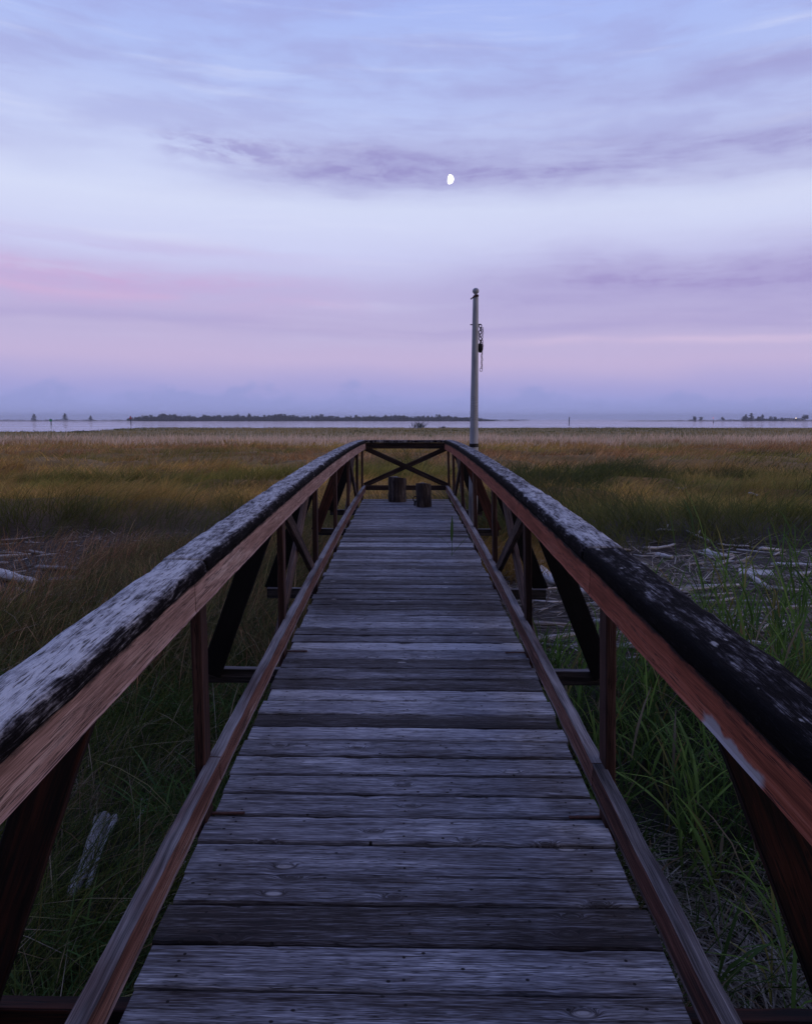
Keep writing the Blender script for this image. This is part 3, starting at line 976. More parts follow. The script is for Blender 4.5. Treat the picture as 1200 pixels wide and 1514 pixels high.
# right-hand wrack
drift('driftwood_stick', (970, 787), (998, 787), 0.031, 'short pale forked stick highest up the right wrack', tone=0.95, fork=True)
drift('driftwood_stick', (1014, 788), (1048, 804), 0.034, 'slanting pale stick with a fork below the right grass bank', tone=0.90, fork=True)
drift('driftwood_stick', (952, 813), (996, 809), 0.042, 'pale straight stick just beyond the right handrail', tone=0.90)
drift('driftwood_log', (968, 824), (994, 829), 0.065, 'stubby grey log just beyond the right handrail', tone=0.75)
drift('driftwood_log', (1040, 818), (1074, 825), 0.065, 'pale tapered log in the middle of the right wrack', tone=0.95, taper=.5)
drift('driftwood_stick', (1122, 819), (1160, 816), 0.046, 'pale stick with a raised end at far right', tone=0.90, lift=.06)
board((1091, 852), (1142, 853), .16, .05, 'broad pale sawn board lying flat in the right wrack', .95)
drift('driftwood_stick', (1138, 838), (1215, 840), 0.052, 'long pale stick behind the broad sawn board', tone=0.95)
drift('driftwood_log', (1176, 853), (1206, 850), 0.052, 'short pale log at the right edge beside the sawn board', tone=1.00)
drift('driftwood_stick', (1085, 841), (1122, 842), 0.037, 'thin dull stick above the broad sawn board', tone=0.60)
drift('driftwood_log', (702, 821), (718, 829), 0.073, 'stubby pale log nearest the deck edge on the right', tone=1.00)
board((710, 838), (726, 846), .18, .04, 'short pale board beside the deck under the right kerb rail', .9)
drift('driftwood_stick', (738, 834), (756, 838), 0.046, 'small knobbly pale stick seen between two right posts', tone=0.95)
drift('driftwood_log', (783, 836), (814, 836), 0.068, 'smooth pale log left of the black right knee brace', tone=1.00)
drift('driftwood_log', (834, 841), (870, 845), 0.065, 'smooth pale log right of the black right knee brace', tone=1.00)
drift('driftwood_log', (790, 850), (826, 872), 0.135, 'thick pale log stub behind the black right knee brace', tone=1.00)
drift('driftwood_log', (850, 880), (886, 886), 0.094, 'dull grey log under the right handrail in reeds', tone=0.60)
drift('driftwood_log', (998, 725), (1014, 724), 0.062, 'pale log far off in the dark right marsh grass', tone=1.00, group=None)
drift('driftwood_stick', (1105, 736), (1120, 737), 0.052, 'small pale stick far off between dark tussocks', tone=0.90, group=None)
drift('driftwood_stick', (905, 858), (950, 850), 0.031, 'thin grey stick crossing the wrack below the handrail', tone=0.70)
drift('driftwood_stick', (1010, 838), (1046, 834), 0.031, 'thin grey stick in front of the tapered log', tone=0.65)
drift('driftwood_stick', (1060, 808), (1108, 812), 0.029, 'thin dull stick between the bank and tapered log', tone=0.70)
drift('driftwood_stick', (930, 834), (958, 838), 0.037, 'pale stick below the stubby grey log', tone=0.80)

dmb = MB()
for k in range(900):
    if random.random() < .78: x_ = random.uniform(1.1, 12.5); y_ = random.uniform(6.4, 13.0)
    else: x_ = random.uniform(-11, -3.2); y_ = random.uniform(8.2, 13.0)
    if y_ > float(bank_d(np.array(x_))) - .1 or abs(x_) > .66 * y_ + 1.5: continue
    L = random.choice([.12, .2, .3, .45, .7]) * random.uniform(.7, 1.3); r_ = L * random.uniform(.015, .05) + .004
    th = random.gauss(0, .55); dx_, dy_ = math.cos(th) * L / 2, math.sin(th) * L / 2
    z0 = float(zg(x_, y_)) + r_ * .6 + .02
    dmb.tube([(x_ - dx_, y_ - dy_, z0 + random.uniform(-.01, .02)), (x_, y_ + random.uniform(-.05, .05) * L, z0), (x_ + dx_, y_ + dy_, z0 + random.uniform(-.01, .03))], [r_ * .7, r_, r_ * .5], 6, random.uniform(.2, .95), .2, .8)
tag(dmb.build('wrack_debris', M['drift'], None, smooth=True), 'small pale sticks and splinters scattered over the wrack line', 'debris', kind='stuff')

# ---------------------------------------------------------------- blades
def blades(parts):
    """parts: list of dicts of arrays -> verts, tris, colours"""
    VS, FS, CS = [], [], []
    base = 0
    for P in parts:
        n = len(P['x'])
        if n == 0: continue
        seg = P.get('seg', 2)
        ts = np.linspace(0, 1, seg + 1) ** .9
        la = P['la']; lx, ly = np.cos(la), np.sin(la)
        yaw = P['yaw']; wx, wy = np.cos(yaw), np.sin(yaw)
        k = 2 * seg + 1
        V = np.zeros((n, k, 3)); C = np.zeros((n, k, 4)); C[..., 3] = 1
        for i, t in enumerate(ts):
            off = P['h'] * (P['lean'] * t + P['bend'] * t * t)
            up = P['h'] * t * (1 - .45 * np.clip(P['bend'], 0, 1.6) * t) * P.get('upk', 1.0)
            cx = P['x'] + lx * off; cy = P['y'] + ly * off; cz = P['z'] + up
            hw = P['w'] * .5 * ((1 - .25 * t) if i < seg else 0)
            if P.get('leaf'): hw = P['w'] * .5 * np.sin(PI * min(.97, .18 + .82 * t)) if i < seg else 0
            col = P['c0'] * (1 - t) + P['c1'] * t
            if i < seg:
                for s_, q in ((-1, 2 * i), (1, 2 * i + 1)):
                    V[:, q, 0] = cx + s_ * wx * hw; V[:, q, 1] = cy + s_ * wy * hw; V[:, q, 2] = cz
                    C[:, q, :3] = col
            else:
                V[:, 2 * seg, 0] = cx; V[:, 2 * seg, 1] = cy; V[:, 2 * seg, 2] = cz; C[:, 2 * seg, :3] = col
        tri = []
        for i in range(seg - 1):
            a = 2 * i
            tri += [(a, a + 1, a + 3), (a, a + 3, a + 2)]
        a = 2 * (seg - 1); tri.append((a, a + 1, a + 2))
        F = (np.arange(n)[:, None, None] * k + np.array(tri)[None]) + base
        VS.append(V.reshape(-1, 3)); FS.append(F.reshape(-1, 3)); CS.append(C.reshape(-1, 4))
        base += n * k
    return np.concatenate(VS), np.concatenate(FS), np.concatenate(CS)


def np_mesh(name, V, F, C, mat, parent=None, loc=None):
    me = bpy.data.meshes.new(name)
    if loc is not None: V = V - np.array(loc)
    me.vertices.add(len(V)); me.vertices.foreach_set('co', V.astype(np.float32).ravel())
    me.loops.add(F.size); me.loops.foreach_set('vertex_index', F.astype(np.int32).ravel())
    me.polygons.add(len(F))
    me.polygons.foreach_set('loop_start', np.arange(0, F.size, 3, dtype=np.int32))
    me.polygons.foreach_set('loop_total', np.full(len(F), 3, dtype=np.int32))
    me.update(calc_edges=True)
    a = me.color_attributes.new('Col', 'FLOAT_COLOR', 'POINT')
    a.data.foreach_set('color', C.astype(np.float32).ravel())
    me.materials.append(mat)
    o = bpy.data.objects.new(name, me); COL.objects.link(o)
    if parent is not None: o.parent = parent
    elif loc is not None: o.location = loc
    return o


def pick(n, pal, wts):
    pal = np.array(pal); wts = np.array(wts) / sum(wts)
    c = pal[RNG.choice(len(pal), n, p=wts)]
    return c * RNG.uniform(.72, 1.28, (n, 1))


def scatter(n, d0, d1, spread=.80, extra=2.0, side=0, pw=1.0):
    """points between depths, density falling with depth as pw"""
    u = RNG.random(n)
    if pw == 1.0: D = np.sqrt(d0 * d0 + u * (d1 * d1 - d0 * d0))
    else: D = d0 * (d1 / d0) ** u
    half = spread * D + extra
    X = RNG.uniform(-1, 1, n) * half
    if side: X = np.abs(X) * side
    return X, D


def clear_of_walk(X, D, m=.78):
    return ~((np.abs(X) < m) & (D < 12.7))


def wind(X, D, seed):
    return (fbm(X * .35, D * .35, seed) - .5) * 9.0


G_PAL = [(.075, .105, .022), (.11, .14, .028), (.042, .062, .015), (.17, .15, .04)]
STRAW = [(.40, .31, .20), (.30, .20, .11), (.52, .44, .33)]

# --- near grass, left side and under the boardwalk
parts = []
n = 95000
X = RNG.uniform(-5.6, 2.2, n); D = RNG.uniform(.6, 7.6, n)
keep = (X < .95) & ~((np.abs(X) < .6) & (RNG.random(n) < .55))
dens = fbm(X * 1.4, D * 1.4, 21)
keep &= RNG.random(n) < np.clip(.45 + 1.5 * dens - sstep(5.0, 7.5, D) * .5, 0, 1)
X, D = X[keep], D[keep]; n = len(X)
cl = fbm(X * 1.1, D * 1.1, 22)
h = (.14 + .38 * cl) * RNG.uniform(.5, 1.35, n)
h = np.where(np.abs(X) < .85, h * .8, h)
la = wind(X, D, 23) + RNG.normal(0, 1.0, n)
c = np.where((RNG.random(n) < .09 + .30 * sstep(.55, .7, fbm(X * .8, D * .8, 24)))[:, None], pick(n, STRAW, [3, 3, 1]) * .8, pick(n, G_PAL, [4, 3, 3, 1.4]))
parts.append(dict(x=X, y=D, z=zg(X, D) - .01, h=h, w=RNG.uniform(.003, .0065, n), yaw=RNG.uniform(0, PI, n), la=la, lean=RNG.uniform(.05, .45, n), bend=RNG.uniform(.1, 1.2, n), c0=c * .9, c1=c * 1.1, seg=3))
# long arching straw blades
n = 550
X = RNG.uniform(-5.2, -.8, n); D = RNG.uniform(.9, 7.2, n)
c = pick(n, [(.55, .46, .34), (.42, .36, .20), (.36, .33, .14)], [2, 2, 1.5])
parts.append(dict(x=X, y=D, z=zg(X, D), h=RNG.uniform(.3, .75, n), w=RNG.uniform(.003, .006, n), yaw=RNG.uniform(0, PI, n), la=RNG.uniform(0, 2 * PI, n), lean=RNG.uniform(.1, .4, n), bend=RNG.uniform(.3, 1.5, n), c0=c, c1=c, seg=4))
# broad fresh leaves in tufts
n = 13000
X = RNG.uniform(-4.6, -.85, n); D = RNG.uniform(.8, 5.5, n)
k = fbm(X * 1.6, D * 1.6, 31) > .52
X, D = X[k], D[k]; n = len(X)
c = pick(n, [(.08, .16, .04), (.12, .21, .055), (.06, .115, .035)], [2, 2, 1])
parts.append(dict(x=X, y=D, z=zg(X, D), h=RNG.uniform(.15, .42, n), w=RNG.uniform(.007, .014, n), yaw=RNG.uniform(0, PI, n), la=RNG.uniform(0, 2 * PI, n), lean=RNG.uniform(.05, .5, n), bend=RNG.uniform(.3, 1.3, n), c0=c, c1=c * 1.1, seg=3))
V, F, C = blades(parts)
tag(np_mesh('meadow_grass', V, F, C, M['grass']), 'short tangled green grass beside and under the boardwalk', 'grass', kind='stuff')

# --- dead brown grass on the left, thin strands on the wrack
parts = []
n = 62000
X = RNG.uniform(-9.5, -.9, n); D = RNG.uniform(4.6, 12.6, n)
bd = bank_d(X)
pz = sstep(4.6, 6.4, D) * (1 - .86 * sstep(7.6, 8.8, D)) * (.35 + 1.2 * fbm(X * .9, D * .9, 41))
near_walk = sstep(-5.6, -4.2, X)
pz = np.maximum(pz, near_walk * sstep(5, 7, D) * .95)
k = (RNG.random(n) < pz) & (D < bd + .4)
X, D = X[k], D[k]; n = len(X)
c = pick(n, [(.34, .175, .085), (.22, .11, .055), (.46, .30, .165), (.14, .12, .05)], [3, 2, 1.6, 1.4])
g = pick(n, [(.13, .125, .042), (.26, .20, .075), (.08, .095, .032)], [2, 1.6, 1.5])
g = g * RNG.uniform(.5, 1.5, (n, 1)); c = c * RNG.uniform(.5, 1.5, (n, 1))
c = np.where((RNG.random(n) < sstep(-5.5, -3.6, X) * .75)[:, None], g, c)
h = (.22 + .42 * fbm(X * 1.2, D * 1.2, 42)) * RNG.uniform(.5, 1.3, n)
h = np.where(X > -3.2, h * 1.35, h)
parts.append(dict(x=X, y=D, z=zg(X, D), h=h, w=RNG.uniform(.004, .009, n), yaw=RNG.uniform(0, PI, n), la=wind(X, D, 43) + RNG.normal(0, .8, n), lean=RNG.uniform(.05, .4, n), bend=RNG.uniform(.1, 1.3, n), c0=c, c1=c * 1.1, seg=3))
V, F, C = blades(parts)
tag(np_mesh('dead_grass', V, F, C, M['grass']), 'rust brown dead grass left of the boardwalk', 'grass', kind='stuff')

# --- reeds on the right: stems with leaves up their length
parts = []
ns = 2300
X = RNG.uniform(.98, 6.2, ns); D = RNG.uniform(.9, 8.6, ns)
dn = fbm(X * .9, D * .9, 51)
litter = (1 - sstep(1.5, 2.3, X)) * (1 - sstep(2.6, 3.5, D))
wr = sstep(5.2, 6.6, D)
k = RNG.random(ns) < np.clip(.30 + 1.1 * dn - .85 * litter - 1.05 * wr, 0, 1)
k |= (RNG.random(ns) < .5) & (D < 6.0) & (X > 2.0) & (X < 5)
X, D = X[k], D[k]; ns = len(X)
hs = (.42 + .75 * sstep(1.3, 2.8, X) * (1 - .35 * sstep(6, 8, D))) * RNG.uniform(.55, 1.2, ns)
la0 = wind(X, D, 52)
leanx = RNG.normal(0, .10, ns); leany = RNG.normal(0, .10, ns)
zb_ = zg(X, D)
c = pick(ns, [(.13, .225, .045), (.09, .165, .04), (.18, .28, .06), (.26, .24, .07)], [3, 3, 1.6, .5])
parts.append(dict(x=X, y=D, z=zb_ - .02, h=hs, w=RNG.uniform(.005, .008, ns), yaw=RNG.uniform(0, PI, ns), la=np.arctan2(leany, leanx), lean=np.hypot(leanx, leany), bend=np.full(ns, .05), c0=c * .9, c1=c, seg=2))
for j in range(8):
    t = (j + RNG.random(ns)) / 8.5
    s_ = RNG.random(ns) < .92
    bx = X + leanx * hs * t; by = D + leany * hs * t; bz = zb_ + hs * t
    L = RNG.uniform(.20, .46, ns) * (.75 + .4 * hs)
    yaw0 = la0 + (j % 2) * PI + RNG.normal(0, .8, ns)
    cc = c * RNG.uniform(.75, 1.3, (ns, 1))
    cc = np.where((RNG.random(ns) < .05 + .12 * (t < .25))[:, None], pick(ns, [(.32, .22, .07), (.28, .22, .14)], [1, 1]), cc)
    parts.append(dict(x=bx[s_], y=by[s_], z=bz[s_], h=L[s_], w=RNG.uniform(.009, .019, ns)[s_], yaw=(yaw0 + PI / 2)[s_], la=yaw0[s_], lean=RNG.uniform(.12, .5, ns)[s_], bend=RNG.uniform(.1, .9, ns)[s_], c0=cc[s_], c1=cc[s_] * 1.08, seg=3, leaf=True))
# finer grass under the reeds
n = 26000
X = RNG.uniform(.85, 6.5, n); D = RNG.uniform(.6, 9.0, n)
k = RNG.random(n) < np.clip(.15 + 1.1 * fbm(X * 1.2, D * 1.2, 55) - .9 * sstep(5.6, 7.0, D) - .45 * (1 - sstep(1.3, 2.2, X)) * (1 - sstep(2.5, 3.3, D)), 0, 1)
X, D = X[k], D[k]; n = len(X)
c = np.where((RNG.random(n) < .14)[:, None], pick(n, STRAW, [2, 2, 1]) * .8, pick(n, [(.08, .135, .032), (.055, .095, .026), (.13, .19, .045)], [3, 3, 1]))
parts.append(dict(x=X, y=D, z=zg(X, D), h=(.15 + .45 * fbm(X, D, 56)) * RNG.uniform(.5, 1.3, n), w=RNG.uniform(.004, .009, n), yaw=RNG.uniform(0, PI, n), la=wind(X, D, 57) + RNG.normal(0, .9, n), lean=RNG.uniform(.05, .4, n), bend=RNG.uniform(.1, 1.1, n), c0=c, c1=c * 1.1, seg=3))
V, F, C = blades(parts)
tag(np_mesh('reed_bed', V, F, C, M['grass']), 'tall broad bladed green reeds right of the boardwalk', 'reeds', kind='stuff')

# --- flattened straw litter (right foreground, small patches left, and the wrack)
parts = []
def litter_patch(n, xs, ds, Lr, wr_, pal, wts, zk=.10, keepf=None):
    X = RNG.uniform(*xs, n); D = RNG.uniform(*ds, n)
    if keepf is not None:
        k = RNG.random(n) < keepf(X, D); X, D = X[k], D[k]
    n = len(X)
    c = pick(n, pal, wts)
    la = (fbm(X * 1.3, D * 1.3, 61) - .5) * 12 + RNG.normal(0, .5, n)
    L = RNG.uniform(*Lr, n)
    parts.append(dict(x=X, y=D, z=zg(X, D) + RNG.uniform(0, zk, n), h=L, w=RNG.uniform(*wr_, n), yaw=la + PI / 2, la=la, lean=RNG.uniform(.8, 1.0, n), bend=RNG.uniform(-.1, .1, n), upk=RNG.uniform(-.08, .22, n), c0=c, c1=c, seg=2))
SP = [(.52, .47, .40), (.36, .31, .25), (.64, .59, .52), (.20, .155, .115)]
litter_patch(5200, (.9, 2.6), (1.2, 3.7), (.15, .5), (.004, .009), SP, [3, 3, 1, 2], .10, lambda X, D: np.clip(1.25 - sstep(1.7, 2.5, X) - sstep(2.9, 3.6, D), 0, 1))
litter_patch(2600, (-3.4, -.9), (1.6, 6), (.1, .4), (.003, .007), SP, [2, 3, .6, 3], .06, lambda X, D: sstep(.5, .62, fbm(X * 1.2, D * 1.2, 63)))
litter_patch(15000, (1.0, 13), (6.6, 13.4), (.15, .7), (.006, .018), SP, [2, 4, .7, 4], .05, lambda X, D: np.clip((D < bank_d(X) + .3) * (.25 + 1.2 * sstep(.4, .6, fbm(X * .7, D * 1.6, 64))), 0, 1))
litter_patch(9000, (-11, -2.6), (7.4, 13.6), (.15, .6), (.006, .016), SP, [1.5, 4, .5, 4], .05, lambda X, D: np.clip((D < bank_d(X) + .3) * (.2 + 1.2 * sstep(.4, .6, fbm(X * .7, D * 1.6, 65))), 0, 1))
V, F, C = blades(parts)
tag(np_mesh('reed_litter', V, F, C, M['grass']), 'flattened grey straw and reed litter lying on the mud', 'straw', kind='stuff')

# --- marsh grass: tufts
def tufts(nt, per, d0, d1, pal_fun, hfun, wr_, spread=.8, pw=1.0, tr=.12, extra=2.5, keepf=None, seg=2, seed=70, lean=(.1, .6), bend=(.2, 1.4)):
    X, D = scatter(nt, d0, d1, spread, extra, 0, pw)
    if keepf is not None:
        k = RNG.random(nt) < keepf(X, D); X, D = X[k], D[k]
    nt = len(X)
    hT = hfun(X, D) * RNG.uniform(.7, 1.25, nt)
    cT = pal_fun(X, D, nt)
    laT = wind(X * .6, D * .6, seed) + RNG.normal(0, .5, nt)
    i = np.repeat(np.arange(nt), per); n = len(i)
    r = tr * (1 + D[i] * .02)
    x = X[i] + RNG.normal(0, 1, n) * r; y = D[i] + RNG.normal(0, 1, n) * r
    k = clear_of_walk(x, y, .80)
    i, x, y = i[k], x[k], y[k]; n = len(i)
    sc = np.clip(D[i] / 16, 1, 8)
    c = cT[i] * RNG.uniform(.75, 1.25, (n, 1))
    return dict(x=x, y=y, z=zg(x, y) - .02, h=hT[i] * RNG.uniform(.55, 1.2, n), w=RNG.uniform(*wr_, n) * sc, yaw=RNG.normal(0, .7, n), la=laT[i] + RNG.normal(0, .7, n), lean=RNG.uniform(*lean, n), bend=RNG.uniform(*bend, n), c0=c * .92, c1=c * 1.08, seg=seg)


GOLD = np.array([(.66, .41, .115), (.56, .37, .085), (.74, .47, .165), (.50, .28, .085)])
GRN = np.array([(.24, .24, .05), (.16, .19, .045), (.32, .28, .065)])
RUS = np.array([(.52, .27, .11), (.43, .21, .085), (.60, .35, .15)])


def marsh_pal(X, D, n):
    g = GOLD[RNG.integers(0, 4, n)]; gr = GRN[RNG.integers(0, 3, n)]; ru = RUS[RNG.integers(0, 3, n)]
    m1 = fbm(X * .11, D * .42, 81) + .22 * (fbm(X * 1.0, D * 1.0, 82) - .5)
    m2 = fbm(X * .06 + 5, D * .12, 83)
    green = sstep(.50, .60, m1)
    near = 1 - sstep(13.6, 16.5, D)
    green = np.clip(green * .85 + near * .8 + sstep(2, 12, X) * (1 - sstep(19, 28, D)) * .7, 0, 1)
    rus = sstep(.44, .54, m2 + .10 * sstep(0, 20, X)) * (1 - green) * sstep(20, 32, D)
    c = g * (1 - green[:, None]) + gr * green[:, None]
    c = c * (1 - rus[:, None]) + ru * rus[:, None]
    c = c * ((.45 + 1.1 * fbm(X * .5, D * 1.1, 88)) * (.6 + .8 * fbm(X * 1.6, D * 2.0, 89)))[:, None]
    dk = np.array([(.075, .095, .022), (.055, .07, .018), (.10, .105, .03)])[RNG.integers(0, 3, n)]
    e = (1 - sstep(.5, 2.0, D - bank_d(X))) * .8
    cl = sstep(.53, .63, fbm(X * .30, D * .55, 97)) * (1 - sstep(28, 46, D)) * np.where(X > 0, 1.0, .3)
    k = np.clip(np.maximum(e, cl), 0, 1)[:, None]
    return c * (1 - k) + dk * k


def bank_keep(X, D):
    return (D > bank_d(X) - .25) * np.clip(.45 + .9 * fbm(X * .5, D * .5, 84), 0, 1)


def bank_h(X, D):
    e = np.exp(-((D - bank_d(X) - 1.0) / 1.6) ** 2)
    cl = sstep(.48, .66, fbm(X * .45, D * .45, 85))
    c2 = sstep(.53, .63, fbm(X * .30, D * .55, 97))
    return .28 + .34 * e + (.35 * cl + .40 * c2) * (1 - sstep(26, 40, D)) * np.where(X > 0, 1, .55)


parts = []
parts.append(tufts(9500, 9, 11.6, 24, marsh_pal, bank_h, (.007, .014), .85, 1.0, .13, 2.0, bank_keep, seg=3, seed=71))
parts.append(tufts(15000, 6, 20, 62, marsh_pal, lambda X, D: .34 + .22 * fbm(X * .3, D * .3, 86), (.008, .016), .80, 1.0, .16, 2.5, None, seg=2, seed=72))
# short soft grass close behind and beside the far end of the boardwalk
parts.append(tufts(2600, 8, 9.5, 14, lambda X, D, n: marsh_pal(X, D + 6, n) * .6, lambda X, D: .30 + .2 * fbm(X, D, 87), (.006, .011), .16, 1.0, .1, .6, None, seg=3, seed=73))
V, F, C = blades(parts)
tag(np_mesh('marsh_grass', V, F, C, M['grass']), 'golden brown and green tussocky marsh grass beyond the boardwalk', 'grass', kind='stuff')

parts = []
def pale_pal(X, D, n):
    P = np.array([(.84, .62, .44), (.76, .54, .37), (.88, .70, .54)])
    c = P[RNG.integers(0, 3, n)]
    g = (sstep(.52, .62, fbm(X * .05, D * .12, 91)) * .6)[:, None]
    return c * (1 - g) + np.array((.40, .31, .13)) * g
parts.append(tufts(9000, 4, 42, 78, pale_pal, lambda X, D: .38 + .72 * fbm(X * .12, D * .12, 92), (.006, .013), .80, 1.0, .3, 3, lambda X, D: np.clip(sstep(43, 54, D + 12 * (fbm(X * .08, D * .08, 95) - .5)) * (1 - sstep(64, 78, D + 10 * (fbm(X * .05, D * .05, 96) - .5))), 0, 1), seg=2, seed=74, lean=(.02, .2), bend=(.02, .5)))
V, F, C = blades(parts)
tag(np_mesh('pale_grass', V, F, C, M['grass']), 'belt of tall pale dry grass far out in the marsh', 'grass', kind='stuff')

parts = []
def far_pal(X, D, n):
    a = np.array([(.36, .26, .085), (.28, .22, .06), (.46, .32, .12)])[RNG.integers(0, 3, n)]
    b = np.array([(.15, .15, .03), (.11, .12, .025)])[RNG.integers(0, 2, n)]
    g = (sstep(.46, .56, fbm(X * .03, D * .10, 93)))[:, None]
    return a * (1 - g) + b * g
parts.append(tufts(15000, 3, 62, 240, far_pal, lambda X, D: .22 + .30 * fbm(X * .07, D * .07, 94), (.007, .014), .80, 1.0, .4, 3, lambda X, D: (D < shore_d(X, D) + 1) * 1.0, seg=2, seed=75, lean=(.02, .3), bend=(.02, .6)))
V, F, C = blades(parts)
tag(np_mesh('shore_grass', V, F, C, M['grass']), 'low green and tan grass along the water edge', 'grass', kind='stuff')

# reed shoot growing up between the deck boards
rx, ry = .47, 7.22
rz = zd(ry)
rs = thing('reed_shoot', (rx, ry, rz), 'lone green reed shoot growing up between the deck boards', 'reed')
one = lambda v: np.array([v], float)
P = []
cc = np.array([[.06, .12, .03]])
P.append(dict(x=one(rx), y=one(ry), z=one(rz - .05), h=one(.30), w=one(.006), yaw=one(0), la=one(.3), lean=one(.02), bend=one(.0), c0=cc, c1=cc, seg=3))
stem = np_mesh('stem', *blades(P), M['grass'], rs, (rx, ry, rz))
for (dz, L, lean, bend, la, w) in ((.16, .27, .02, .02, 1.2, .030), (.08, .24, .75, .35, PI - .1, .022), (.01, .26, .75, .10, .1, .022)):
    P = [dict(x=one(rx), y=one(ry), z=one(rz + dz), h=one(L), w=one(w), yaw=one(0.1 if lean < .1 else la + PI / 2), la=one(la), lean=one(lean), bend=one(bend), c0=cc, c1=cc, seg=5, leaf=True)]
    np_mesh('leaf', *blades(P), M['grass'], rs, (rx, ry, rz))

# ---------------------------------------------------------------- far shore
def px2x(px, D): return (px - 600) / FPX * D


mat, N = newmat('far_shore_soil')
pos = N.node('ShaderNodeNewGeometry').outputs['Position']
nz_ = N.noise(pos, .05, 5, .6)
zz_ = N.sep(pos)[2]
c_ = N.mix(N.smooth(zz_, .45, .9), (.10, .085, .07), N.ramp(nz_, [(.35, (.03, .035, .02)), (.65, (.06, .055, .035))]))
N.out(N.principled(c_, .9))
M['far_soil'] = mat


def islet(name, px0, px1, D, depth, h, mat=None):
    x0, x1 = px2x(px0, D), px2x(px1, D)
    n, m_ = 80, 9
    v = []; f = []
    for i in range(n + 1):
        u = i / n
        e = min(1, 6 * min(u, 1 - u)) ** .6
        for j in range(m_):
            w_ = j / (m_ - 1)
            z = h * e * math.sin(PI * w_) ** .5 * (.75 + .5 * noise.noise(Vector((u * 25, j, D)))) - .3
            v.append((x0 + (x1 - x0) * u, D + depth * w_ + 6 * noise.noise(Vector((u * 12, 3, D))), z))
    for i in range(n):
        for j in range(m_ - 1):
            f.append((i * m_ + j, (i + 1) * m_ + j, (i + 1) * m_ + j + 1, i * m_ + j + 1))
    me = bpy.data.meshes.new(name); me.from_pydata(v, [], f)
    me.polygons.foreach_set('use_smooth', [True] * len(f))
    me.materials.append(mat or M['far_soil'])
    o = bpy.data.objects.new(name, me); COL.objects.link(o)
    return tag(o, kind='structure')


islet('far_shore', 188, 790, 1000, 90, 1.5)
islet('left_spit', -120, 230, 960, 30, 1.3)
islet('right_spit', 916, 1330, 960, 60, 1.4)
islet('sand_bar', 60, 280, 600, 12, .45)
mat, N = newmat('mud_bank')
n_ = N.noise(N.node('ShaderNodeNewGeometry').outputs['Position'], .8, 5, .6)
N.out(N.principled(N.ramp(n_, [(.35, (.07, .06, .03)), (.65, (.15, .12, .06))]), .9))
islet('grass_islet', 92, 172, 176, 8, .85, mat)


def leaf_cloud(cs, rs, n, size, pal, flat=.5):
    """small leaf-clump triangles on and inside a set of ellipsoids"""
    m_ = len(cs)
    i = RNG.integers(0, m_, n)
    d = RNG.normal(0, 1, (n, 3)); d /= np.linalg.norm(d, axis=1)[:, None]
    r = RNG.uniform(.45, 1.05, n) ** .6
    P = np.array(cs)[i] + d * np.array(rs)[i] * r[:, None]
    A = RNG.normal(0, 1, (n, 3, 3)) * size * RNG.uniform(.6, 1.4, (n, 1, 1))
    A[:, :, 2] *= flat
    V = (P[:, None, :] + A).reshape(-1, 3)
    F = np.arange(n * 3).reshape(-1, 3)
    C = np.ones((n * 3, 4)); C[:, :3] = np.repeat(pick(n, pal, [1] * len(pal)), 3, 0)
    return V, F, C


TREEPAL = [(.055, .070, .050), (.075, .085, .055), (.045, .058, .045), (.08, .078, .055)]


def tree_crown(kind, h):
    cs, rs = [], []
    if kind == 'pine':
        k = 8
        for q in range(k):
            t = q / (k - 1)
            z = h * (.12 + .86 * t); w_ = h * (.46 * (1 - t) ** .8 + .06)
            for _ in range(3):
                a = random.uniform(0, 2 * PI); o_ = w_ * .5
                cs.append((math.cos(a) * o_, math.sin(a) * o_, z + random.uniform(-.03, .03) * h)); rs.append((w_ * random.uniform(.4, .8), w_ * .6, h * .06))
    else:
        for _ in range(11):
            a = random.uniform(0, 2 * PI); o_ = random.uniform(0, .30) * h
            z = h * random.uniform(.14, .80); s = h * random.uniform(.18, .28)
            cs.append((math.cos(a) * o_, math.sin(a) * o_, z)); rs.append((s, s, s * .85))
    return cs, rs


def make_tree(name, kind, h, x, D, z, label, group):
    t = thing(name, (x, D, z), label, 'tree', group)
    mb = MB()
    mb.tube([(0, 0, -.3), (0, 0, h * .3), (.05 * h * random.uniform(-1, 1), 0, h * .65), (0, 0, h * .9)], [h * .03, h * .024, h * .015, h * .006], 8)
    for q in range(5):
        a = random.uniform(0, 2 * PI); z0 = h * random.uniform(.3, .7)
        mb.tube([(0, 0, z0), (math.cos(a) * h * .1, math.sin(a) * h * .1, z0 + h * .07), (math.cos(a) * h * .2, math.sin(a) * h * .2, z0 + h * .1)], [h * .012, h * .009, h * .004], 5)
    tr = mb.build('trunk', M['bark'], None)
    tr.parent = t
    cs, rs = tree_crown(kind, h)
    V, F, C = leaf_cloud(cs, rs, 1000, h * .05, TREEPAL)
    np_mesh('crown', V, F, C, M['leaf'], t)
    return t


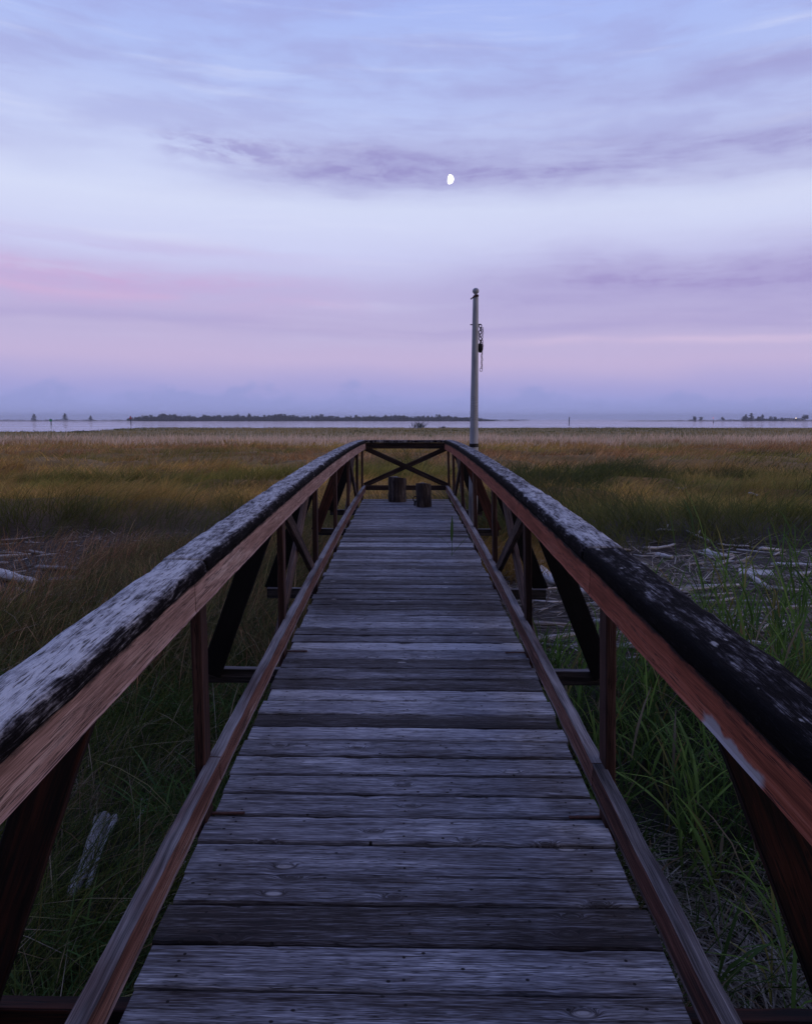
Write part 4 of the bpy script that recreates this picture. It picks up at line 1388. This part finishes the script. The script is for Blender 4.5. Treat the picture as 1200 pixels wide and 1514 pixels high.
LT = 'single trees on the left spit'
make_tree('pine_tree', 'pine', 8.6, px2x(54, 965), 968, .8, 'leftmost of the lone trees on the low left spit', LT)
make_tree('pine_tree', 'pine', 9.2, px2x(98, 965), 970, .8, 'tallest middle tree on the low left spit', LT)
make_tree('pine_tree', 'pine', 6.5, px2x(136, 965), 970, .8, 'third smaller tree on the left spit nearest the wood', LT)
RT = 'trees on the right spit'
make_tree('broadleaf_tree', 'round', 6.8, px2x(1026, 965), 972, .8, 'larger round tree of the pair on the right spit', RT)
make_tree('broadleaf_tree', 'round', 5.8, px2x(1036, 965), 974, .8, 'smaller round tree of the pair on the right spit', RT)
make_tree('broadleaf_tree', 'round', 5.6, px2x(1068, 965), 974, .8, 'lone round bush like tree right of the pair', RT)
for (px, h, kind, lab) in ((1097, 6.5, 'round', 'leftmost round tree of the right spit clump'), (1104, 8, 'pine', 'second tree of the right spit clump'), (1111, 10, 'pine', 'tallest pointed tree in the right spit clump'),
                           (1118, 7.2, 'round', 'round tree right of the tallest pointed tree'), (1126, 8, 'pine', 'pointed tree near the middle of the right clump'), (1135, 6.2, 'round', 'low round tree towards the white sheds'),
                           (1144, 6.0, 'round', 'second low round tree beside the white sheds'), (1152, 5.2, 'round', 'lowest tree ending the clump beside the sheds'),
                           (1187, 6.5, 'round', 'round tree right of the white sheds'), (1194, 8.5, 'round', 'tall round tree at the right end of the spit'), (1203, 10.5, 'pine', 'tall pointed tree at the right frame edge')):
    make_tree('pine_tree' if kind == 'pine' else 'broadleaf_tree', kind, h, px2x(px, 968), 975 + random.uniform(-6, 10), .8, lab, RT)

# long wood on the far island, one mass
Vs, Fs, Cs = [], [], []; base = 0
for k in range(700):
    px = random.uniform(192, 730)
    env = 1.0
    if px < 230: env = .55 + .45 * (px - 192) / 38
    if px > 690: env = max(.15, 1 - (px - 690) / 45)
    env *= .78 + .5 * (noise.noise(Vector((px * .03, 2, 0))) + noise.noise(Vector((px * .1, 7, 0))) * .6) * .6
    if px > 470: env *= .86
    h = 9.2 * env * random.uniform(.75, 1.15) * (1.25 if random.random() < .06 else 1)
    D = 1012 + random.uniform(0, 55)
    kind = 'pine' if random.random() < .5 else 'round'
    cs, rs = tree_crown(kind, h)
    cs = [(c[0], c[1], c[2] - h * .06) for c in cs] + [(0, 0, h * .2), (h * .3, 0, h * .15)]
    rs = rs + [(h * .35, h * .35, h * .25)] * 2
    V, F, C = leaf_cloud(cs, rs, 170, h * .085, TREEPAL, .8)
    V = V + np.array((px2x(px, D), D, .5))
    Vs.append(V); Fs.append(F + base); Cs.append(C); base += len(V)
for k in range(460):
    px = 190 + 545 * k / 459 + random.uniform(-1, 1)
    h = 4.6 * min(1, (px - 186) / 25, max(.2, (742 - px) / 50)) * random.uniform(.8, 1.15)
    V, F, C = leaf_cloud([(0, 0, h * .45), (h * .5, 0, h * .35)], [(h * .6, h * .6, h * .5)] * 2, 110, h * .12, TREEPAL, .8)
    V = V + np.array((px2x(px, 1006), 1006 + random.uniform(-2, 4), .3))
    Vs.append(V); Fs.append(F + base); Cs.append(C); base += len(V)
# low scrub along both spits
for k in range(320):
    px = random.choice([random.uniform(-60, 200), random.uniform(690, 780), random.uniform(1000, 1210), random.uniform(1092, 1156)])
    h = random.uniform(1.2, 2.6) * (1.5 if 1090 < px < 1158 else 1)
    D = 975 + random.uniform(0, 15) if px < 600 or px > 900 else 1015
    V, F, C = leaf_cloud([(0, 0, h * .4), (h * .9, 0, h * .3), (-h * .8, 0, h * .3)], [(h * .8, h, h * .5)] * 3, 50, h * .14, TREEPAL)
    V = V + np.array((px2x(px, D), D, .7))
    Vs.append(V); Fs.append(F + base); Cs.append(C); base += len(V)
tag(np_mesh('far_wood', np.concatenate(Vs), np.concatenate(Fs), np.concatenate(Cs), M['leaf']), 'long low dark wood on the far shore', 'wood', kind='stuff')

# white waterfront sheds and a lamp
def shed(px, D, w, d, h, label):
    x = px2x(px, D)
    t = thing('shed', (x, D, .8), label, 'shed', 'white sheds on the right spit')
    mb = MB(); mb.box((x - w / 2, D, .6), (x + w / 2, D + d, .8 + h)); wl = mb.build('wall', M['wall'], t)
    mb = MB()
    b = len(mb.v)
    zr = .8 + h + .02
    mb.v += [(x - w / 2 - .3, D - .3, zr), (x + w / 2 + .3, D - .3, zr), (x + w / 2 + .3, D + d + .3, zr), (x - w / 2 - .3, D + d + .3, zr), (x - w / 2 - .3, D + d / 2, zr + 1.1), (x + w / 2 + .3, D + d / 2, zr + 1.1)]
    mb.gc += [(0, 0, 0)] * 6; mb.t += [.5] * 6
    mb.f += [(0, 1, 5, 4), (3, 4, 5, 2), (0, 4, 3), (1, 2, 5), (3, 2, 1, 0)]
    mb.build('roof', M['roof'], t)
    for q in (-.28, .28):
        mb = MB(); mb.box((x + q * w - .5, D - .08, 1.6), (x + q * w + .5, D - .02, 2.5)); mb.build('window', M['glass'], wl)


shed(1160, 966, 7, 6, 2.4, 'left white shed beyond the low trees on the right spit')
shed(1169, 968, 5, 5, 2.0, 'middle small white shed beside the lit lamp')
shed(1178, 967, 8, 6, 2.2, 'right long white shed on the right spit')


def lamp(px, D, h, m_, label, cat, r=.45):
    x = px2x(px, D)
    t = thing('lamp_post', (x, D, .6), label, cat)
    mb = MB(); mb.tube([(x, D, .4), (x, D, .6 + h)], [.12, .09], 8); mb.build('post', M['pile'], t)
    mb = MB(); mb.lathe([(r * .3, .6 + h), (r, .8 + h), (r, 1.1 + h), (r * .3, 1.3 + h)], (x, D, 0), 10); mb.build('lamp_head', m_, t)


lamp(1171, 958, 3.0, M['lamp'], 'lit orange lamp in front of the white sheds', 'lamp')
lamp(1050, 950, 3.4, M['red_lamp'], 'red light on a post at the right spit', 'lamp', .6)

# channel markers and piles in the water
def marker(px, D, h, m_, label, shape):
    x = px2x(px, D)
    t = thing('channel_marker', (x, D, -.3), label, 'channel marker')
    mb = MB(); mb.tube([(x, D, -.5), (x, D, h * .6), (x, D, h * .8)], [.26, .24, .22], 10); mb.build('pile', M['pile'], t)
    mb = MB()
    if shape == 'square':
        mb.box((x - .75, D - .30, h * .62), (x + .75, D - .22, h * .62 + 1.3))
    else:
        b = 0
        for yy in (D - .36, D - .28):
            mb.v += [(x - .7, yy, h * .66), (x + .7, yy, h * .66), (x + .45, yy, h), (x - .45, yy, h)]
        mb.gc += [(0, 0, 0)] * 8; mb.t += [.5] * 8
        mb.f += [(0, 1, 2, 3), (7, 6, 5, 4), (0, 4, 5, 1), (1, 5, 6, 2), (2, 6, 7, 3), (3, 7, 4, 0)]
    mb.build('daymark', m_, t)
    mb = MB(); mb.lathe([(.1, h * .98), (.16, h), (.14, h + .3), (.05, h + .4)], (x, D, 0), 10); mb.build('light', M['pile'], t)


marker(80, 400, 3.0, M['green_mark'], 'green daymark on a pile standing in the left water', 'square')
marker(197, 440, 4.8, M['red_mark'], 'red daymark on a tall pile in front of the far wood', 'tri')
for (px, D, h, lab) in ((839, 450, 4.4, 'tall thin bare pile right of the flagpole in the water'), (1050.5, 560, 1.6, 'short bare pile in the water below the red light')):
    x = px2x(px, D)
    mb = MB(); mb.tube([(0, 0, -.6), (0, 0, h * .5), (.03, 0, h - .1), (.03, 0, h)], [.30, .28, .26, .15], 10, lump=.08)
    tag(mb.build('mooring_pile', M['pile'], None, origin=None), lab, 'pile').location = (x, D, 0)


def shrub(px, D, h, w_, n, label):
    x = px2x(px, D); z = float(zg(x, D))
    th = thing('shrub', (x, D, z), label, 'shrub')
    la = RNG.uniform(0, 2 * PI, n); c = pick(n, [(.03, .04, .025), (.045, .05, .03)], [1, 1])
    P = [dict(x=RNG.normal(0, w_ * .2, n), y=RNG.normal(0, w_ * .2, n), z=np.full(n, .0), h=h * RNG.uniform(.6, 1.25, n), w=RNG.uniform(.10, .2, n), yaw=RNG.uniform(0, PI, n), la=la, lean=RNG.uniform(0, 1.25, n) * w_ / h * .42, bend=RNG.uniform(0, .3, n), c0=c, c1=c, seg=3, leaf=True)]
    np_mesh('foliage', *blades(P), M['grass'], th)
    mb = MB(); mb.tube([(0, 0, -.2), (.05, 0, h * .3), (0, .02, h * .55)], [.09, .07, .03], 7); s_ = mb.build('stem', M['bark'], None); s_.parent = th


shrub(620, 196, 1.9, 4.4, 80, 'spiky dark shrub standing alone at the water edge')
shrub(655, 204, .75, 1.8, 50, 'tiny dark shrub right of the spiky shrub')

# moon: the sunlit gibbous part, far beyond everything
MD = 6000.0
md = Vector(((664 - 600) / FPX, math.cos(PITCH) + (757 - 265) / FPX * math.sin(PITCH), -math.sin(PITCH) + (757 - 265) / FPX * math.cos(PITCH)))
mc = Vector((0, 0, CAMZ)) + md.normalized() * MD
R = 6.7 / FPX * MD / md.length
bm_v = []; bm_f = []
nu, nvv = 24, 14
for i in range(nvv + 1):
    ph = PI * i / nvv
    for j in range(nu):
        th = 2 * PI * j / nu
        x = math.sin(ph) * math.cos(th)
        if x < 0: x *= .38
        bm_v.append((x * R, math.sin(ph) * math.sin(th) * R, -math.cos(ph) * R))
for i in range(nvv):
    for j in range(nu):
        bm_f.append((i * nu + j, i * nu + (j + 1) % nu, (i + 1) * nu + (j + 1) % nu, (i + 1) * nu + j))
me = bpy.data.meshes.new('moon'); me.from_pydata(bm_v, [], bm_f); me.materials.append(M['moon'])
mo = bpy.data.objects.new('moon', me); COL.objects.link(mo)
mo.location = mc; mo.rotation_euler = (0, math.radians(8), -math.atan2(md.x, md.y))
tag(mo, 'small bright gibbous moon in the violet evening sky', 'moon')

# ---------------------------------------------------------------- haze
HAZE = 0.00033
if HAZE:
    mat, N = newmat('evening_haze')
    pv = N.node('ShaderNodeVolumePrincipled')
    pv.inputs['Color'].default_value = (.86, .88, .97, 1)
    pv.inputs['Density'].default_value = HAZE
    N.out(None, pv.outputs[0])
    mb = MB()
    for z_ in (-4.2, 16.0):
        mb.v += [(-4200, -70, z_), (4200, -70, z_), (4200, 2480, z_), (-4200, 2480, z_)]
    mb.gc = [(0, 0, 0)] * 8; mb.t = [.5] * 8
    mb.f = [(3, 2, 1, 0), (4, 5, 6, 7), (0, 1, 5, 4), (1, 2, 6, 5), (2, 3, 7, 6), (3, 0, 4, 7)]
    tag(mb.build('haze', mat), 'thin even evening haze over the bay', 'haze', kind='stuff')

# ---------------------------------------------------------------- camera and view
cam = bpy.data.cameras.new('camera')
cam.sensor_fit = 'VERTICAL'; cam.sensor_height = 36.0
cam.lens = 36.0 * FPX / 1514
cam.clip_start = .05; cam.clip_end = 20000
co = bpy.data.objects.new('camera', cam); COL.objects.link(co)
co.location = (0, 0, CAMZ); co.rotation_euler = (PI / 2 - PITCH, 0, 0)
SC.camera = co
vs = SC.view_settings
vs.view_transform = 'Standard'; vs.look = 'None'; vs.exposure = 0; vs.gamma = 1; vs.use_curve_mapping = False
SC.cycles.volume_bounces = 0
SC.cycles.max_bounces = 5
